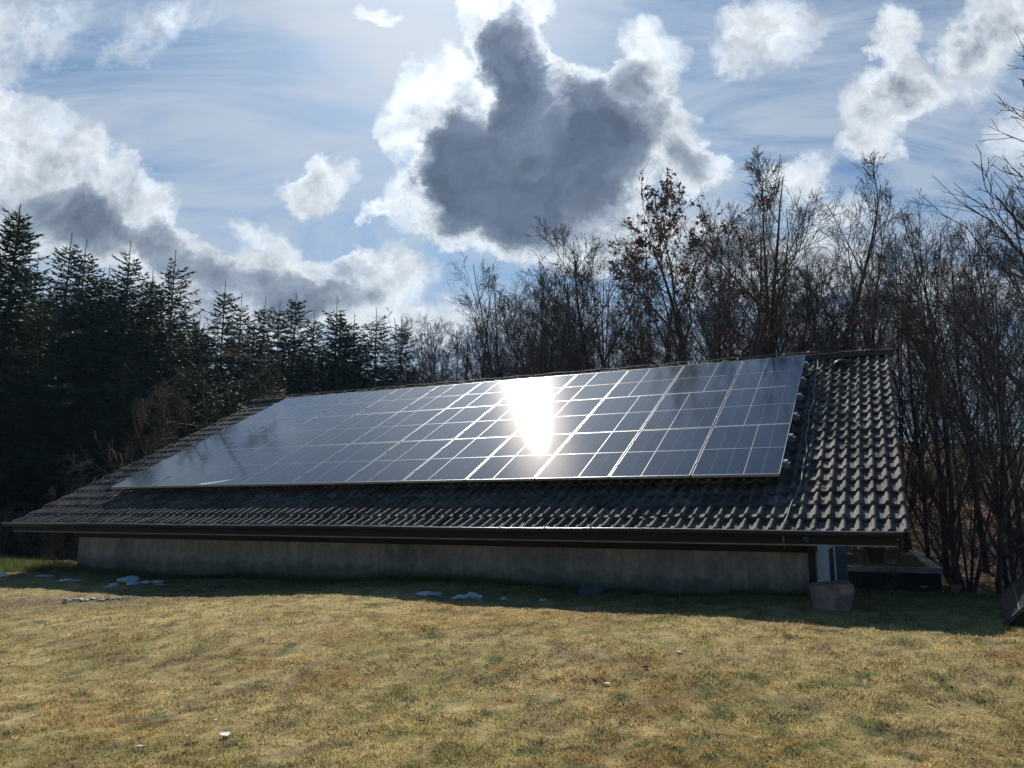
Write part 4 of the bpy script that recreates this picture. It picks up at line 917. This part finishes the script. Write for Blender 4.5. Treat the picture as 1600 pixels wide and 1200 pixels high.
# big tree at the right edge with upturned branches
t_ = bare_tree(405, H=14, r=.24, n1=22, n2=8, n3=5, n4=2, fb_=.30, ang=68, spread=.36, wob=.10, tw=.0095, upk=.14)
y = 15.0; x = .800 * y; g = float(ground(x, y, False)); plant('bare_tree', t_[:2], x, y, (.78 * y + 1.6 - g) / top(t_), rz=1.1, label='large leafless tree reaching in from the right edge with upturned twigs')
# mid row, individually placed crown tops along the skyline
row = [(-.125, .22, 27), (-.10, .27, 26), (-.06, .30, 25), (-.03, .31, 26), (.01, .33, 25), (.06, .33, 25), (.10, .31, 26), (.15, .32, 25), (-.115, .262, 30), (-.095, .295, 31), (-.070, .308, 28), (-.052, .325, 30), (-.025, .335, 28), (.0, .350, 30), (.022, .36, 27), (.05, .385, 30), (.085, .375, 27), (.11, .36, 30), (.145, .35, 27), (.175, .35, 30), (.205, .36, 28), (.262, .40, 29), (.285, .39, 31), (.345, .42, 28), (.41, .425, 27), (.43, .395, 30),
       (.48, .39, 25), (.505, .372, 28), (.53, .385, 24), (.55, .391, 27), (.575, .385, 24), (.60, .39, 27), (.625, .40, 24), (.65, .41, 26), (.675, .42, 23), (.70, .42, 25), (.73, .43, 24), (.76, .43, 26)]
for i, (A, B, y) in enumerate(row):
    if A < .13: B -= .035
    v = 5 if (i < 8 and i % 2 == 0 or i % 5 == 0) and A < .47 else [0, 1, 3, 6, 4, 2, 6][(i * 3) % 7] if A < .47 else [6, 0, 5, 1][i % 4]
    wood(A, B, y, v, ('bare tree crown in the skyline thicket right of the spruces' if A < .2 else 'bare tree crown in the skyline thicket between oak and roof end' if A < .47 else 'bare reddish-twigged tree in the skyline thicket right of the roof end'), WG + (' left' if A < .2 else ' middle' if A < .47 else ' right'))
for i in range(24):
    A = -.12 + .027 * i + rnd.uniform(-.01, .01); y = 34 + rnd.uniform(0, 9); B = np.interp(A, [-.12, 0, .2, .5, .8], [.22, .29, .31, .33, .36]) + rnd.uniform(-.04, .02)
    wood(A, B, y, i % 7, 'thin bare tree deep in the wood, lost among its neighbours', 'deep wood bare trees')
for i in range(16):      # the wood goes on to the right
    A = .82 + .045 * i + rnd.uniform(-.015, .015); y = 19 + (i * 7 % 16) + rnd.uniform(-1, 1); wood(A, .40 + rnd.uniform(-.05, .03), y, i % 7, 'bare tree of the wood beyond the right edge', 'bare trees beyond the right edge')
# lower right: trunks and undergrowth seen beside the roof
near = [(.553, .36, 14.2, 1, .9, 'mossy trunk rising beside the right end of the dark garage'), (.596, .35, 12.6, 0, .85, 'leaning bare trunk at the edge of the lawn right of the garage'), (.655, .40, 16.5, 3, .8, 'bare trunk on the leafy slope near the right edge'), (.63, .33, 18.5, 6, .8, 'thin bare tree on the leafy slope above the tilted panel')]
for A, B, y, v, k, lb in near: wood(A, B, y, v, lb, None)
US = [bare_tree(501 + i, H=4.5, r=.03, n1=11, n2=5, n3=5, n4=2, fb_=.1, ang=45, spread=.55, stems=8, wob=.13, tw=.006, twm=(M_btwig, M_rtwig)[i], stemang=.6) for i in range(2)]
for i in range(7):
    A = .50 + .30 * ((i * .618) % 1); y = 19 + (i % 6) * 2.6 + rnd.uniform(-1, 1); x = A * y; k = rnd.uniform(.7, 1.25)
    plant('bare_bush', US[i % 2][:2], x, y, k, label='leafless undergrowth shrub on the shaded leafy slope right of the house', cat='bush', group='undergrowth shrubs on the slope')
for i in range(12):
    A = -.12 + .048 * i; y = 25 + rnd.uniform(-1.5, 2); x = A * y; g = float(ground(x, y, False))
    plant('bare_bush', US[(i + 1) % 2][:2], x, y, (.165 * y + 1.6 - g + rnd.uniform(-.5, .9)) / 4.4, label='leafless shrub filling the foot of the wood just behind the ridge', cat='bush', group='shrubs at the foot of the wood')
# fallen leaves on the slope
rs = np.random.RandomState(71); n = 16000; ys = rs.uniform(12, 36, n); xs_ = (.46 + .34 * rs.rand(n)) * ys; zs = ground(xs_, ys) + .01; a = rs.rand(n) * 6.28; s = .035 + .035 * rs.rand(n)
V = np.stack([np.stack([xs_ + np.cos(a + t) * s * k_, ys + np.sin(a + t) * s * k_, zs + rs.rand(n) * .06], 1) for t, k_ in ((0, 1), (1.5, .6), (3.1, 1), (4.7, .6))], 1).reshape(-1, 3)
pal = np.array([(.36, .20, .11), (.46, .32, .21), (.20, .12, .07), (.5, .42, .33), (.28, .15, .08)]); cc = pal[rs.randint(0, 5, n)] * (.6 + .5 * rs.rand(n, 1))
o = link('fallen_leaves', mesh_np('fallen_leaves', V, np.arange(4 * n).reshape(n, 4), False, np.repeat(cc, 4, 0)), M_blade); tag(o, 'brown fallen leaves covering the wooded slope at the right', 'leaves', kind='stuff')

# ------------------------------------------------------------------ added bluish volume: lifts the dark wood, stands in for lens flare veil
hb_ = MB().box(-460, 460, -440, 460, -40, 60).mesh('added_haze'); hm_ = bpy.data.materials.new('added_haze'); hm_.use_nodes = True; ht = NT(hm_.node_tree); ht.n.remove(ht.n['Principled BSDF'])
pvn = ht.new('ShaderNodeVolumePrincipled'); pvn.inputs['Color'].default_value = (.40, .68, 1.0, 1); pvn.inputs['Density'].default_value = ADDED_HAZE; pvn.inputs['Anisotropy'].default_value = .45
ht.l.new(pvn.outputs[0], ht.n['Material Output'].inputs['Volume']); ho = link('added_haze', hb_, hm_); tag(ho, 'added thin bluish volume over the whole clearing, standing in for lens flare veil', 'added_haze', kind='stuff')
